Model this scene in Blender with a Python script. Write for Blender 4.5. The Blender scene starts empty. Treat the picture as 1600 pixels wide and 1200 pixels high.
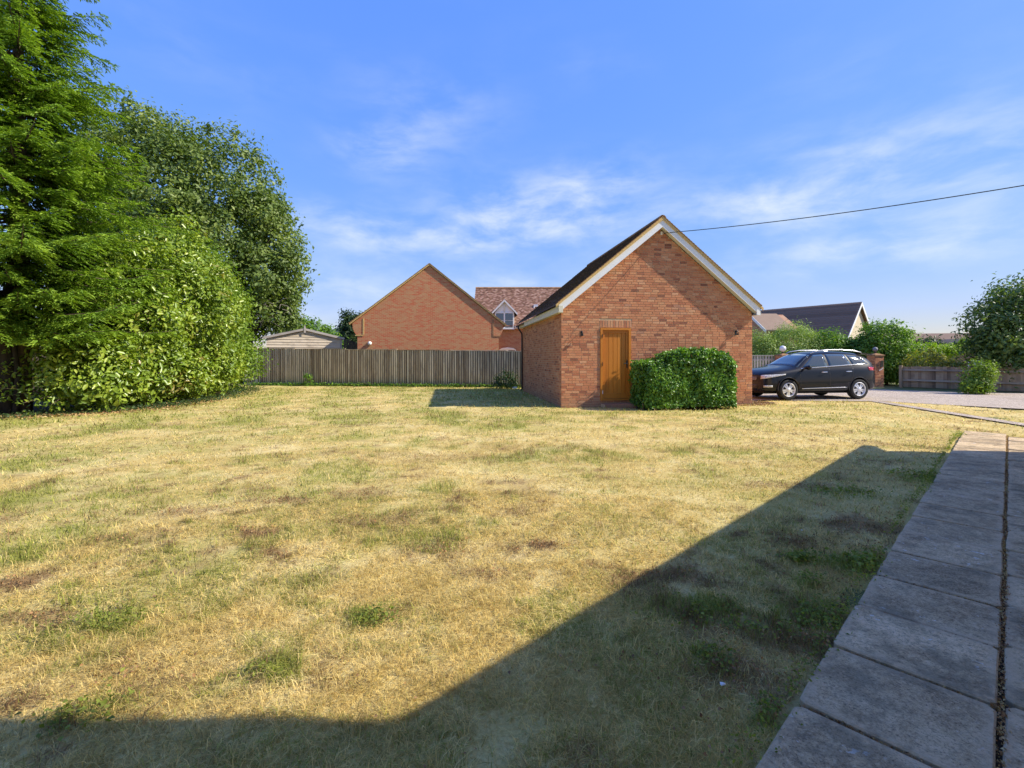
import bpy, math, random, time
import numpy as np
from mathutils import Vector, Matrix
from mathutils.bvhtree import BVHTree

T0 = time.time()
sc = bpy.context.scene
COL = sc.collection
R = math.radians

# ------------------------------------------------------------------ camera
EYE = 1.47
FPX, HOR = 732.0, 560.0            # focal length and horizon row measured in the 1600 px photograph
cam = bpy.data.cameras.new('camera')
cam.sensor_width = 36.0
cam.lens = 36.0 * FPX / 1600.0
cam.shift_y = -40.0 / 1600.0
cam.clip_start = 0.05
cam.clip_end = 4000.0
camo = bpy.data.objects.new('camera', cam)
camo.location = (0, 0, EYE)
camo.rotation_euler = (R(90), 0, 0)
COL.objects.link(camo)
sc.camera = camo

# ------------------------------------------------------------------ light
SUN = Vector((7.1, -0.75, 5.75)).normalized()
SUN_EL = math.asin(SUN.z)
SUN_AZ = math.atan2(SUN.x, SUN.y)
sl = bpy.data.lights.new('sun', 'SUN')
sl.energy = 2.0
sl.angle = R(0.53)
sl.color = (1.0, 0.925, 0.79)
so = bpy.data.objects.new('sun', sl)
so.rotation_euler = SUN.to_track_quat('Z', 'Y').to_euler()
so.location = (30, -5, 30)
COL.objects.link(so)

sc.view_settings.view_transform = 'Standard'
sc.view_settings.look = 'None'
sc.view_settings.gamma = 1.0
sc.view_settings.use_curve_mapping = False
sc.view_settings.exposure = 1.86
sc.cycles.max_bounces = 6
sc.cycles.diffuse_bounces = 4
sc.cycles.glossy_bounces = 3
sc.cycles.transmission_bounces = 4
sc.cycles.transparent_max_bounces = 8


class NT:
    """small node-tree writer"""
    def __init__(self, tree):
        self.t = tree
        self.n = tree.nodes
        self.l = tree.links

    def put(self, sock, v):
        if v is None:
            return
        if isinstance(v, bpy.types.NodeSocket):
            self.l.new(v, sock)
        else:
            if isinstance(v, (tuple, list)) and len(v) == 3 and sock.type == 'RGBA':
                v = (*v, 1.0)
            sock.default_value = v

    def node(self, typ, props=None, **ins):
        nd = self.n.new(typ)
        for k, v in (props or {}).items():
            setattr(nd, k, v)
        for k, v in ins.items():
            key = k.replace('_', ' ')
            self.put(nd.inputs[key] if key in nd.inputs else nd.inputs[k], v)
        return nd

    def math(self, op, a, b=None, c=None, clamp=False):
        nd = self.n.new('ShaderNodeMath')
        nd.operation = op
        nd.use_clamp = clamp
        for i, v in enumerate((a, b, c)):
            if v is not None:
                self.put(nd.inputs[i], v)
        return nd.outputs[0]

    def vmath(self, op, a, b=None):
        nd = self.n.new('ShaderNodeVectorMath')
        nd.operation = op
        self.put(nd.inputs[0], a)
        if b is not None:
            self.put(nd.inputs[1], b)
        return nd.outputs['Value'] if op in ('DOT_PRODUCT', 'LENGTH', 'DISTANCE') else nd.outputs[0]

    def mix(self, f, a, b, blend='MIX', clamp=False):
        nd = self.n.new('ShaderNodeMix')
        nd.data_type = 'RGBA'
        nd.blend_type = blend
        nd.clamp_factor = True
        self.put(nd.inputs[0], f)
        self.put(nd.inputs[6], a)
        self.put(nd.inputs[7], b)
        return nd.outputs[2]

    def noise(self, vec=None, scale=5.0, detail=3.0, rough=0.55, dist=0.0):
        nd = self.node('ShaderNodeTexNoise', Scale=scale, Detail=detail, Roughness=rough, Distortion=dist)
        if vec is not None:
            self.put(nd.inputs['Vector'], vec)
        return nd.outputs['Fac']

    def smooth(self, v, lo, hi):
        nd = self.n.new('ShaderNodeMapRange')
        nd.interpolation_type = 'SMOOTHSTEP'
        self.put(nd.inputs[0], v)
        self.put(nd.inputs[1], lo)
        self.put(nd.inputs[2], hi)
        return nd.outputs[0]

    def ramp(self, fac, stops):
        nd = self.n.new('ShaderNodeValToRGB')
        self.put(nd.inputs[0], fac)
        el = nd.color_ramp.elements
        while len(el) < len(stops):
            el.new(0.5)
        for e, (p, c) in zip(el, stops):
            e.position = p
            e.color = (*c, 1) if len(c) == 3 else c
        return nd.outputs[0]

    def attr(self, name):
        nd = self.n.new('ShaderNodeAttribute')
        nd.attribute_name = name
        return nd

    def pos(self, scale=None):
        p = self.n.new('ShaderNodeNewGeometry').outputs['Position']
        return self.vmath('MULTIPLY', p, scale) if scale else p

    def obj(self, scale=None):
        p = self.n.new('ShaderNodeTexCoord').outputs['Object']
        return self.vmath('MULTIPLY', p, scale) if scale else p

    def bump(self, h, strength=0.3, dist=0.01, normal=None):
        nd = self.node('ShaderNodeBump', Strength=strength, Distance=dist, Height=h)
        if normal is not None:
            self.put(nd.inputs['Normal'], normal)
        return nd.outputs[0]


MATS = {}


def material(name):
    m = bpy.data.materials.new(name)
    m.use_nodes = True
    nt = NT(m.node_tree)
    for nd in list(nt.n):
        nt.n.remove(nd)
    out = nt.n.new('ShaderNodeOutputMaterial')
    MATS[name] = m
    return m, nt, out


def principled(nt, out, **ins):
    b = nt.n.new('ShaderNodeBsdfPrincipled')
    for k, v in ins.items():
        nt.put(b.inputs[k.replace('_', ' ')], v)
    if ins.get('Roughness', 0) >= 0.84:
        b.inputs['Specular IOR Level'].default_value = 0.12
    nt.l.new(b.outputs[0], out.inputs[0])
    return b


# ------------------------------------------------------------------ sky
w = bpy.data.worlds.new('World')
sc.world = w
w.use_nodes = True
nt = NT(w.node_tree)
for nd in list(nt.n):
    nt.n.remove(nd)
wout = nt.n.new('ShaderNodeOutputWorld')
sky = nt.node('ShaderNodeTexSky', {'sky_type': 'NISHITA', 'sun_disc': False, 'sun_elevation': SUN_EL,
                                   'sun_rotation': SUN_AZ, 'altitude': 60.0, 'air_density': 1.0,
                                   'dust_density': 0.3, 'ozone_density': 3.0})
dirv = nt.node('ShaderNodeTexCoord').outputs['Generated']
sp = nt.node('ShaderNodeSeparateXYZ', Vector=dirv)
az = nt.math('MULTIPLY', nt.math('ARCTAN2', sp.outputs[0], sp.outputs[1]), 57.2958)
el = nt.math('MULTIPLY', nt.math('ARCSINE', sp.outputs[2]), 57.2958)
ae = nt.node('ShaderNodeCombineXYZ', X=az, Y=el, Z=0.0).outputs[0]
warp = nt.noise(nt.vmath('MULTIPLY', ae, (0.06, 0.10, 0)), 1.0, 3.0)
aew = nt.vmath('ADD', ae, nt.node('ShaderNodeCombineXYZ', X=nt.math('MULTIPLY', warp, 7.0), Y=nt.math('MULTIPLY', warp, 3.0), Z=0.0).outputs[0])
wisp = nt.noise(nt.vmath('MULTIPLY', aew, (0.10, 0.26, 0)), 1.0, 6.0, 0.58, 0.15)
broad = nt.noise(nt.vmath('MULTIPLY', ae, (0.035, 0.09, 0)), 1.0, 2.0)
tot = nt.math('MULTIPLY', nt.smooth(broad, 0.42, 0.8), 0.16)
for (a0, e0, sa, se, amp) in [(-15.5, 23.4, 3.4, 1.9, .75), (-9, 27.5, 5, 2.6, .4), (3.0, 17.0, 8.0, 2.4, 1.25), (-12, 14.0, 9, 1.6, .8),
                              (11, 20.8, 4.5, 1.7, .6), (29, 15.8, 8, 2.0, .75), (37, 18.5, 8, 2.6, .5), (36, 10.4, 8, 1.3, .7),
                              (-22, 15.4, 5, 1.5, .45), (-26, 7.5, 9, 2.2, .6), (-3, 8.4, 9, 1.4, .8), (46, 14, 7, 4, .45)]:
    da = nt.math('DIVIDE', nt.math('SUBTRACT', az, a0), sa)
    de = nt.math('DIVIDE', nt.math('SUBTRACT', el, e0), se)
    r2 = nt.math('ADD', nt.math('MULTIPLY', da, da), nt.math('MULTIPLY', de, de))
    g = nt.math('MULTIPLY', nt.math('EXPONENT', nt.math('MULTIPLY', r2, -0.5)), amp)
    tot = nt.math('ADD', tot, g)
cl = nt.math('MULTIPLY', nt.smooth(wisp, 0.30, 0.85), tot, clamp=True)
cl = nt.math('MULTIPLY', cl, 0.74, clamp=True)
hs = nt.node('ShaderNodeHueSaturation', Hue=0.514, Saturation=1.24, Value=0.86, Color=sky.outputs[0])
skyc = nt.mix(nt.smooth(el, -2.0, 22.0), hs.outputs[0], nt.mix(1.0, hs.outputs[0], (0.90, 0.98, 1.08), 'MULTIPLY'))
lum = nt.vmath('DOT_PRODUCT', skyc, (0.25, 0.65, 0.10))
fac = nt.math('MINIMUM', nt.math('POWER', nt.math('DIVIDE', 0.72, nt.math('MAXIMUM', lum, 0.01)), 0.66), 1.0)
skyc = nt.mix(1.0, skyc, nt.node('ShaderNodeCombineColor', Red=nt.math('MULTIPLY', fac, 1.04), Green=nt.math('MULTIPLY', fac, 0.885), Blue=nt.math('MULTIPLY', fac, 1.02)).outputs[0], 'MULTIPLY')
skycl = nt.mix(cl, skyc, (2.0, 2.05, 2.05))
skycl = nt.vmath('MINIMUM', skycl, (1.85, 1.85, 1.85))
bg = nt.node('ShaderNodeBackground', Color=skycl, Strength=0.15)
nt.l.new(bg.outputs[0], wout.inputs[0])


# ------------------------------------------------------------------ object helpers
def tag(o, label=None, cat=None, group=None, kind=None):
    if label:
        o['label'] = label
    if cat:
        o['category'] = cat
    if group:
        o['group'] = group
    if kind:
        o['kind'] = kind
    return o


def empty(name, loc=(0, 0, 0), rz=0.0, label=None, cat=None, group=None, kind=None):
    o = bpy.data.objects.new(name, None)
    o.location = loc
    o.rotation_euler = (0, 0, rz)
    o.empty_display_size = 0.2
    COL.objects.link(o)
    return tag(o, label, cat, group, kind)


def link(name, me, parent=None, loc=None, rot=None):
    o = bpy.data.objects.new(name, me)
    COL.objects.link(o)
    if parent is not None:
        o.parent = parent
    if loc is not None:
        o.location = loc
    if rot is not None:
        o.rotation_euler = rot
    return o


def big_mesh(name, V, F, mat, attrs=None, smooth=False):
    """V (n,3); F list of int arrays (m,k)."""
    me = bpy.data.meshes.new(name)
    V = np.asarray(V, np.float32)
    me.vertices.add(len(V))
    me.vertices.foreach_set('co', V.ravel())
    if not isinstance(F, list):
        F = [F]
    F = [np.asarray(f, np.int32) for f in F if len(f)]
    nl = sum(f.size for f in F)
    npoly = sum(len(f) for f in F)
    me.loops.add(nl)
    me.loops.foreach_set('vertex_index', np.concatenate([f.ravel() for f in F]))
    me.polygons.add(npoly)
    tot = np.concatenate([np.full(len(f), f.shape[1], np.int32) for f in F])
    start = np.concatenate([[0], np.cumsum(tot)[:-1]]).astype(np.int32)
    me.polygons.foreach_set('loop_start', start)
    try:
        me.polygons.foreach_set('loop_total', tot)
    except Exception:
        pass
    me.update(calc_edges=True)
    if smooth:
        me.polygons.foreach_set('use_smooth', np.ones(npoly, bool))
    for k, a in (attrs or {}).items():
        at = me.attributes.new(k, 'FLOAT', 'POINT')
        at.data.foreach_set('value', np.asarray(a, np.float32))
    me.materials.append(mat)
    return me


class MB:
    """collects boxes, tubes, lathes and polygons into one mesh"""
    def __init__(self):
        self.v, self.f, self.r = [], [], []
        self.rnd = 0.5

    def add(self, vs, fs):
        b = len(self.v)
        self.v += [tuple(p) for p in vs]
        self.r += [self.rnd] * len(vs)
        self.f += [tuple(b + i for i in f) for f in fs]

    def box(self, x0, x1, y0, y1, z0, z1, m=None):
        vs = [Vector((x, y, z)) for z in (z0, z1) for y in (y0, y1) for x in (x0, x1)]
        if m is not None:
            vs = [m @ v for v in vs]
        self.add(vs, [(0, 2, 3, 1), (4, 5, 7, 6), (0, 1, 5, 4), (2, 6, 7, 3), (0, 4, 6, 2), (1, 3, 7, 5)])

    def prism(self, pts, y0, y1, axis='y'):
        n = len(pts)
        if axis == 'y':
            a = [(p[0], y0, p[1]) for p in pts]
            b = [(p[0], y1, p[1]) for p in pts]
        elif axis == 'x':
            a = [(y0, p[0], p[1]) for p in pts]
            b = [(y1, p[0], p[1]) for p in pts]
        else:
            a = [(p[0], p[1], y0) for p in pts]
            b = [(p[0], p[1], y1) for p in pts]
        fs = [tuple(range(n)), tuple(reversed(range(n, 2 * n)))]
        fs += [(i, i + n, (i + 1) % n + n, (i + 1) % n) for i in range(n)]
        self.add(a + b, fs)

    def tube(self, pts, rad, sides=6, cap=True):
        pts = [Vector(p) for p in pts]
        if not isinstance(rad, (list, tuple)):
            rad = [rad] * len(pts)
        rings = []
        up = Vector((0.13, 0.21, 0.97))
        for i, p in enumerate(pts):
            d = (pts[min(i + 1, len(pts) - 1)] - pts[max(i - 1, 0)])
            d = d.normalized() if d.length > 1e-9 else Vector((0, 0, 1))
            a = d.cross(up)
            if a.length < 0.1:
                a = d.cross(Vector((1, 0, 0)))
            a.normalize()
            b = d.cross(a)
            rings.append([p + (a * math.cos(2 * math.pi * k / sides) + b * math.sin(2 * math.pi * k / sides)) * rad[i] for k in range(sides)])
        vs = [q for r_ in rings for q in r_]
        fs = []
        for i in range(len(pts) - 1):
            for k in range(sides):
                k2 = (k + 1) % sides
                fs.append((i * sides + k, i * sides + k2, (i + 1) * sides + k2, (i + 1) * sides + k))
        if cap:
            fs.append(tuple(reversed(range(sides))))
            fs.append(tuple(range((len(pts) - 1) * sides, len(pts) * sides)))
        self.add(vs, fs)

    def lathe(self, prof, sides=16, axis='z', c=(0, 0, 0), cap=True):
        vs, fs = [], []
        for (r_, h) in prof:
            for k in range(sides):
                a = 2 * math.pi * k / sides
                x, y = r_ * math.cos(a), r_ * math.sin(a)
                p = (x, y, h) if axis == 'z' else ((x, h, y) if axis == 'y' else (h, x, y))
                vs.append((p[0] + c[0], p[1] + c[1], p[2] + c[2]))
        n = len(prof)
        for i in range(n - 1):
            for k in range(sides):
                k2 = (k + 1) % sides
                fs.append((i * sides + k, i * sides + k2, (i + 1) * sides + k2, (i + 1) * sides + k))
        if cap:
            fs.append(tuple(reversed(range(sides))))
            fs.append(tuple(range((n - 1) * sides, n * sides)))
        self.add(vs, fs)

    def mesh(self, name, mat, smooth=False):
        me = bpy.data.meshes.new(name)
        me.from_pydata(self.v, [], self.f)
        at = me.attributes.new('rnd', 'FLOAT', 'POINT')
        at.data.foreach_set('value', np.asarray(self.r, np.float32))
        if smooth:
            me.polygons.foreach_set('use_smooth', np.ones(len(me.polygons), bool))
        me.materials.append(mat)
        return me

    def build(self, name, mat, parent=None, smooth=False, kind=None, loc=None, label=None):
        o = link(name, self.mesh(name, mat, smooth), parent, loc)
        if kind:
            o['kind'] = kind
        if label:
            o['label'] = label
        return o


def fix_normals(o):
    import bmesh
    bm = bmesh.new()
    bm.from_mesh(o.data)
    bmesh.ops.recalc_face_normals(bm, faces=bm.faces)
    bm.to_mesh(o.data)
    bm.free()


def P(u, v, D):
    """world point at depth D (metres along +Y) on the sight line of photograph pixel (u, v)"""
    return Vector(((u - 800.0) / FPX * D, D, EYE + (HOR - v) / FPX * D))


def G(u, v):
    D = EYE * FPX / (v - HOR)
    return Vector(((u - 800.0) / FPX * D, D, 0.0))


# numpy value noise
_rl = np.random.default_rng(5).random((257, 257))


def vnoise(x, y):
    xi = np.floor(x).astype(int)
    yi = np.floor(y).astype(int)
    fx, fy = x - xi, y - yi
    fx = fx * fx * (3 - 2 * fx)
    fy = fy * fy * (3 - 2 * fy)
    a = _rl[xi % 256, yi % 256]
    b = _rl[(xi + 1) % 256, yi % 256]
    c = _rl[xi % 256, (yi + 1) % 256]
    d = _rl[(xi + 1) % 256, (yi + 1) % 256]
    return (a * (1 - fx) + b * fx) * (1 - fy) + (c * (1 - fx) + d * fx) * fy


def fbm(x, y, o=4):
    s, a, t = 0, 1.0, 0
    for i in range(o):
        s = s + a * vnoise(x * 2 ** i + 17.3 * i, y * 2 ** i + 9.1 * i)
        t += a
        a *= 0.55
    return s / t


def sstep(x, a, b):
    t = np.clip((x - a) / (b - a), 0, 1)
    return t * t * (3 - 2 * t)
# ------------------------------------------------------------------ materials
def simple(name, col, rough=0.6, var=0.15, scale=8.0, metallic=0.0, bump=0.0, coat=0.0, rndvar=0.0, stretch=None, spec=0.5):
    m, nt, out = material(name)
    p = nt.obj(stretch)
    n = nt.noise(p, scale, 4.0, 0.6)
    dark = tuple(c * (1 - var) for c in col)
    light = tuple(min(1, c * (1 + var)) for c in col)
    c = nt.ramp(n, [(0.3, dark), (0.7, light)])
    if rndvar:
        a = nt.attr('rnd').outputs['Fac']
        v = nt.math('MULTIPLY_ADD', a, 2 * rndvar, 1 - rndvar)
        c = nt.mix(1.0, c, nt.node('ShaderNodeCombineColor', Red=v, Green=v, Blue=v).outputs[0], 'MULTIPLY')
    nrm = nt.bump(n, bump, 0.01) if bump else None
    ins = dict(Base_Color=c, Roughness=rough, Metallic=metallic, Coat_Weight=coat)
    b = principled(nt, out, **ins)
    b.inputs['Specular IOR Level'].default_value = spec if rough < .84 else .1
    if nrm is not None:
        nt.l.new(nrm, b.inputs['Normal'])
    return m


simple('white_paint', (0.80, 0.80, 0.77), 0.4, 0.04, 3)
simple('cream_paint', (0.70, 0.66, 0.50), 0.5, 0.06, 3)
simple('black_plastic', (0.018, 0.018, 0.02), 0.35, 0.1)
simple('dark_metal', (0.03, 0.03, 0.03), 0.4, 0.1, metallic=0.2)
simple('steel', (0.55, 0.55, 0.56), 0.28, 0.05, metallic=1.0)
simple('chrome', (0.8, 0.8, 0.8), 0.12, 0.03, metallic=1.0)
simple('alloy', (0.72, 0.73, 0.75), 0.35, 0.04, metallic=0.3)
simple('rubber', (0.022, 0.022, 0.022), 0.8, 0.2, 20, spec=0.3)
simple('cable_rubber', (0.015, 0.015, 0.015), 0.6, 0.1)
simple('verge_mortar', (0.62, 0.42, 0.17), 0.9, 0.25, 20, bump=0.4)
simple('mortar', (0.56, 0.41, 0.25), 0.95, 0.18, 14, bump=0.5)
simple('ridge_clay', (0.30, 0.17, 0.09), 0.85, 0.25, 6, bump=0.3, rndvar=0.2)
simple('soil', (0.085, 0.055, 0.035), 0.95, 0.4, 9, bump=0.8)
simple('bark', (0.13, 0.10, 0.07), 0.9, 0.4, 9, bump=0.8, stretch=(1, 1, 0.25))
simple('pale_bark', (0.30, 0.26, 0.21), 0.9, 0.35, 9, bump=0.6, stretch=(1, 1, 0.25))
simple('dark_bark', (0.045, 0.038, 0.03), 0.9, 0.4, 9, bump=0.8, stretch=(1, 1, 0.25))
simple('bounce_render', (0.80, 0.66, 0.44), 0.9, 0.05, 3, bump=0.1)  # pale finish invented for the unseen house to bounce warm light onto the path
simple('render_wall', (0.62, 0.53, 0.38), 0.9, 0.06, 3, bump=0.1)
simple('concrete_step', (0.28, 0.23, 0.18), 0.9, 0.2, 12, bump=0.4)
simple('lead', (0.22, 0.23, 0.25), 0.6, 0.15, 5)
simple('rooflight_grey', (0.75, 0.76, 0.78), 0.4, 0.05)
simple('bird_feather', (0.06, 0.055, 0.05), 0.8)
simple('globe_glass', (0.75, 0.75, 0.74), 0.15, 0.03, coat=0.6)
simple('red_petal', (0.45, 0.03, 0.02), 0.6, 0.2)
simple('pale_petal', (0.75, 0.68, 0.45), 0.6, 0.2)
simple('litter', (0.75, 0.73, 0.68), 0.7, 0.1)
simple('gate_wood', (0.46, 0.41, 0.33), 0.8, 0.2, 4, stretch=(6, 6, 1), rndvar=0.2)
simple('car_white', (0.75, 0.76, 0.77), 0.25, 0.02, coat=0.8)


def brick_mat(name, stops, patch=0.25, moss=0.3):
    m, nt, out = material(name)
    a = nt.attr('rnd').outputs['Fac']
    c = nt.ramp(a, stops)
    p = nt.pos()
    big = nt.noise(p, 0.55, 3.0)
    c = nt.mix(nt.math('MULTIPLY', nt.smooth(big, 0.4, 0.75), patch), c, (0.44, 0.245, 0.115))
    fine = nt.noise(p, 38.0, 3.0, 0.7)
    c = nt.mix(nt.math('MULTIPLY', fine, 0.35), c, nt.mix(1.0, c, (0.6, 0.6, 0.62), 'MULTIPLY'))
    c = nt.mix(nt.math('MULTIPLY', nt.smooth(nt.noise(p, 2.1, 4.0), 0.58, 0.75), moss), c, (0.40, 0.30, 0.17))
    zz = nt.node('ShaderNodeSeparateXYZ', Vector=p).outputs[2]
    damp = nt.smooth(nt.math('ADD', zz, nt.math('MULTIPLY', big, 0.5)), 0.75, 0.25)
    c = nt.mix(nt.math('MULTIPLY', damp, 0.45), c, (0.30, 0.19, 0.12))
    h = nt.noise(p, 60.0, 3.0, 0.7)
    b = principled(nt, out, Base_Color=c, Roughness=0.9, Normal=nt.bump(h, 0.5, 0.004))
    b.inputs['Specular IOR Level'].default_value = 0.25
    return m


BR = [(0.0, (0.24, 0.095, 0.06)), (0.14, (0.36, 0.14, 0.08)), (0.3, (0.51, 0.19, 0.095)), (0.5, (0.60, 0.245, 0.12)),
      (0.72, (0.65, 0.30, 0.15)), (0.88, (0.70, 0.37, 0.20)), (1.0, (0.46, 0.22, 0.14))]
brick_mat('garage_brick', BR)


def brickwork(name, c1, c2, c3, mortar, colw=0.225, rowh=0.075):
    """flat-on brick pattern for walls too far off to tell the bricks apart"""
    m, nt, out = material(name)
    tc = nt.node('ShaderNodeTexCoord').outputs['Object']
    s = nt.node('ShaderNodeSeparateXYZ', Vector=tc)
    gn = nt.node('ShaderNodeNewGeometry').outputs['Normal']
    uu = nt.math('ADD', s.outputs[0], s.outputs[1])
    v = nt.node('ShaderNodeCombineXYZ', X=uu, Y=s.outputs[2], Z=0.0).outputs[0]
    bt = nt.node('ShaderNodeTexBrick', {'offset': 0.5}, Vector=v, Scale=1.0, Color1=(0, 0, 0), Color2=(1, 1, 1), Mortar=(0.5, 0.5, 0.5))
    bt.inputs['Mortar Size'].default_value = 0.006
    bt.inputs['Mortar Smooth'].default_value = 0.2
    bt.inputs['Brick Width'].default_value = colw
    bt.inputs['Row Height'].default_value = rowh
    bt.inputs['Bias'].default_value = 0.0
    cell = nt.vmath('SNAP', v, (colw, rowh, 1.0))
    wn = nt.node('ShaderNodeTexWhiteNoise', Vector=cell)
    blot = nt.noise(nt.vmath('MULTIPLY', v, (2.4, 5.5, 1.0)), 1.0, 4.0, 0.7)
    f = nt.math('ADD', nt.math('MULTIPLY', bt.outputs['Color'], 0.62), nt.math('MULTIPLY', nt.math('SUBTRACT', blot, 0.22), 0.85), clamp=True)
    c = nt.ramp(f, [(0.15, c1), (0.45, c2), (0.8, c3)])
    c = nt.mix(bt.outputs['Fac'], c, mortar)
    b = principled(nt, out, Base_Color=c, Roughness=0.9, Normal=nt.bump(nt.math('SUBTRACT', 1.0, bt.outputs['Fac']), 0.35, 0.006))
    b.inputs['Specular IOR Level'].default_value = 0.25
    return m


brickwork('neighbour_brick', (0.52, 0.12, 0.055), (0.50, 0.18, 0.085), (0.50, 0.25, 0.12), (0.52, 0.34, 0.20))
brickwork('house_brick', (0.30, 0.10, 0.055), (0.42, 0.17, 0.09), (0.42, 0.22, 0.12), (0.42, 0.32, 0.2))
brickwork('far_brick', (0.34, 0.14, 0.08), (0.42, 0.20, 0.11), (0.42, 0.26, 0.16), (0.42, 0.34, 0.24))


def tile_mat(name, stops, lichen=(0.35, 0.3, 0.2), amount=0.3):
    m, nt, out = material(name)
    a = nt.attr('rnd').outputs['Fac']
    p = nt.pos()
    n = nt.noise(p, 1.7, 4.0, 0.7)
    f = nt.math('ADD', nt.math('MULTIPLY', a, 0.7), nt.math('MULTIPLY', n, 0.35), clamp=True)
    c = nt.ramp(f, stops)
    c = nt.mix(nt.math('MULTIPLY', nt.smooth(nt.noise(p, 6.0, 4.0, 0.7), 0.5, 0.7), amount), c, lichen)
    b = principled(nt, out, Base_Color=c, Roughness=0.9, Normal=nt.bump(nt.noise(p, 40.0, 3.0), 0.4, 0.004))
    b.inputs['Specular IOR Level'].default_value = 0.3
    return m


tile_mat('garage_tile', [(0.1, (0.05, 0.035, 0.03)), (0.5, (0.085, 0.055, 0.045)), (0.9, (0.12, 0.08, 0.06))])
tile_mat('red_tile', [(0.1, (0.11, 0.055, 0.038)), (0.4, (0.21, 0.105, 0.07)), (0.65, (0.31, 0.17, 0.12)), (0.95, (0.50, 0.32, 0.25))], (0.26, 0.19, 0.09), 0.55)
tile_mat('dark_tile', [(0.1, (0.19, 0.115, 0.075)), (0.9, (0.28, 0.175, 0.12))], (0.17, 0.12, 0.09), 0.3)
tile_mat('brown_tile', [(0.1, (0.20, 0.13, 0.09)), (0.9, (0.34, 0.24, 0.17))])


def wood_mat(name, cols, rough=0.8, grain=(14, 14, 0.7), var=0.3, streak=0.5, green=0.0):
    m, nt, out = material(name)
    a = nt.attr('rnd').outputs['Fac']
    oi = nt.node('ShaderNodeObjectInfo').outputs['Random']
    p = nt.vmath('ADD', nt.obj(), nt.node('ShaderNodeCombineXYZ', X=nt.math('MULTIPLY', oi, 13.0), Y=0.0, Z=nt.math('MULTIPLY', oi, 31.0)).outputs[0])
    g = nt.noise(nt.vmath('MULTIPLY', p, grain), 1.0, 5.0, 0.65, 0.4)
    n2 = nt.noise(p, 1.6, 3.0)
    f = nt.math('ADD', nt.math('MULTIPLY', g, 0.7), nt.math('ADD', nt.math('MULTIPLY', a, 0.25), nt.math('MULTIPLY', oi, 0.34)), clamp=True)
    c = nt.ramp(f, [(0.25, cols[0]), (0.5, cols[1]), (0.8, cols[2])])
    c = nt.mix(nt.math('MULTIPLY', nt.smooth(n2, 0.45, 0.7), streak), c, cols[0])
    if green:
        s = nt.node('ShaderNodeSeparateXYZ', Vector=nt.pos())
        c = nt.mix(nt.math('MULTIPLY', nt.smooth(nt.math('ADD', s.outputs[2], nt.math('MULTIPLY', n2, 0.9)), 1.1, 0.2), green), c, (0.07, 0.075, 0.03))
    b = principled(nt, out, Base_Color=c, Roughness=rough, Normal=nt.bump(g, 0.4, 0.004))
    return m


wood_mat('fence_wood', [(0.15, 0.10, 0.055), (0.45, 0.34, 0.21), (0.80, 0.65, 0.43)], green=0.6)
wood_mat('gap_shade_wood', [(0.07, 0.05, 0.03), (0.19, 0.14, 0.09), (0.33, 0.26, 0.17)], green=0.6)  # darker copy of fence_wood, shade of the board gaps put into its colour
wood_mat('low_fence_wood', [(0.13, 0.085, 0.05), (0.32, 0.22, 0.13), (0.46, 0.34, 0.21)], green=0.3)
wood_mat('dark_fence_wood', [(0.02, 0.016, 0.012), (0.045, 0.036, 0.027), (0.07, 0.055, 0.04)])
wood_mat('shed_wood', [(0.20, 0.15, 0.10), (0.52, 0.42, 0.29), (0.66, 0.55, 0.41)], grain=(0.7, 14, 14))
wood_mat('shed_trim', [(0.25, 0.21, 0.18), (0.42, 0.37, 0.32), (0.5, 0.45, 0.4)], grain=(0.7, 14, 14), streak=0.2)
wood_mat('door_oak', [(0.32, 0.10, 0.010), (0.46, 0.155, 0.014), (0.56, 0.205, 0.024)], rough=0.42, grain=(22, 22, 1.0), streak=0.1)


def glass_mat(name, tint=(0.02, 0.025, 0.03), rough=0.03):
    m, nt, out = material(name)
    b = principled(nt, out, Base_Color=tint, Roughness=rough, Coat_Weight=1.0)
    b.inputs['Coat Roughness'].default_value = 0.01
    b.inputs['Specular IOR Level'].default_value = 0.9
    return m


glass_mat('window_glass', (0.05, 0.065, 0.08))
glass_mat('car_glass', (0.035, 0.05, 0.05))


def car_paint():
    m, nt, out = material('black_car_paint')
    n = nt.noise(nt.obj(), 400.0, 1.0)
    b = principled(nt, out, Base_Color=nt.ramp(n, [(0.3, (0.003, 0.004, 0.008)), (0.8, (0.010, 0.011, 0.019))]), Roughness=0.4, Coat_Weight=0.55)
    b.inputs['Specular IOR Level'].default_value = 0.1
    b.inputs['Coat Roughness'].default_value = 0.03


car_paint()


def lamp_mat(name, col, rough=0.1):
    m, nt, out = material(name)
    n = nt.noise(nt.obj((1, 1, 1)), 22.0, 2.0)
    b = principled(nt, out, Base_Color=nt.ramp(n, [(0.35, tuple(c * 0.45 for c in col)), (0.65, col)]), Roughness=rough, Coat_Weight=1.0)


lamp_mat('headlight_glass', (0.75, 0.75, 0.73))
lamp_mat('tail_red', (0.62, 0.02, 0.03))


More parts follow.
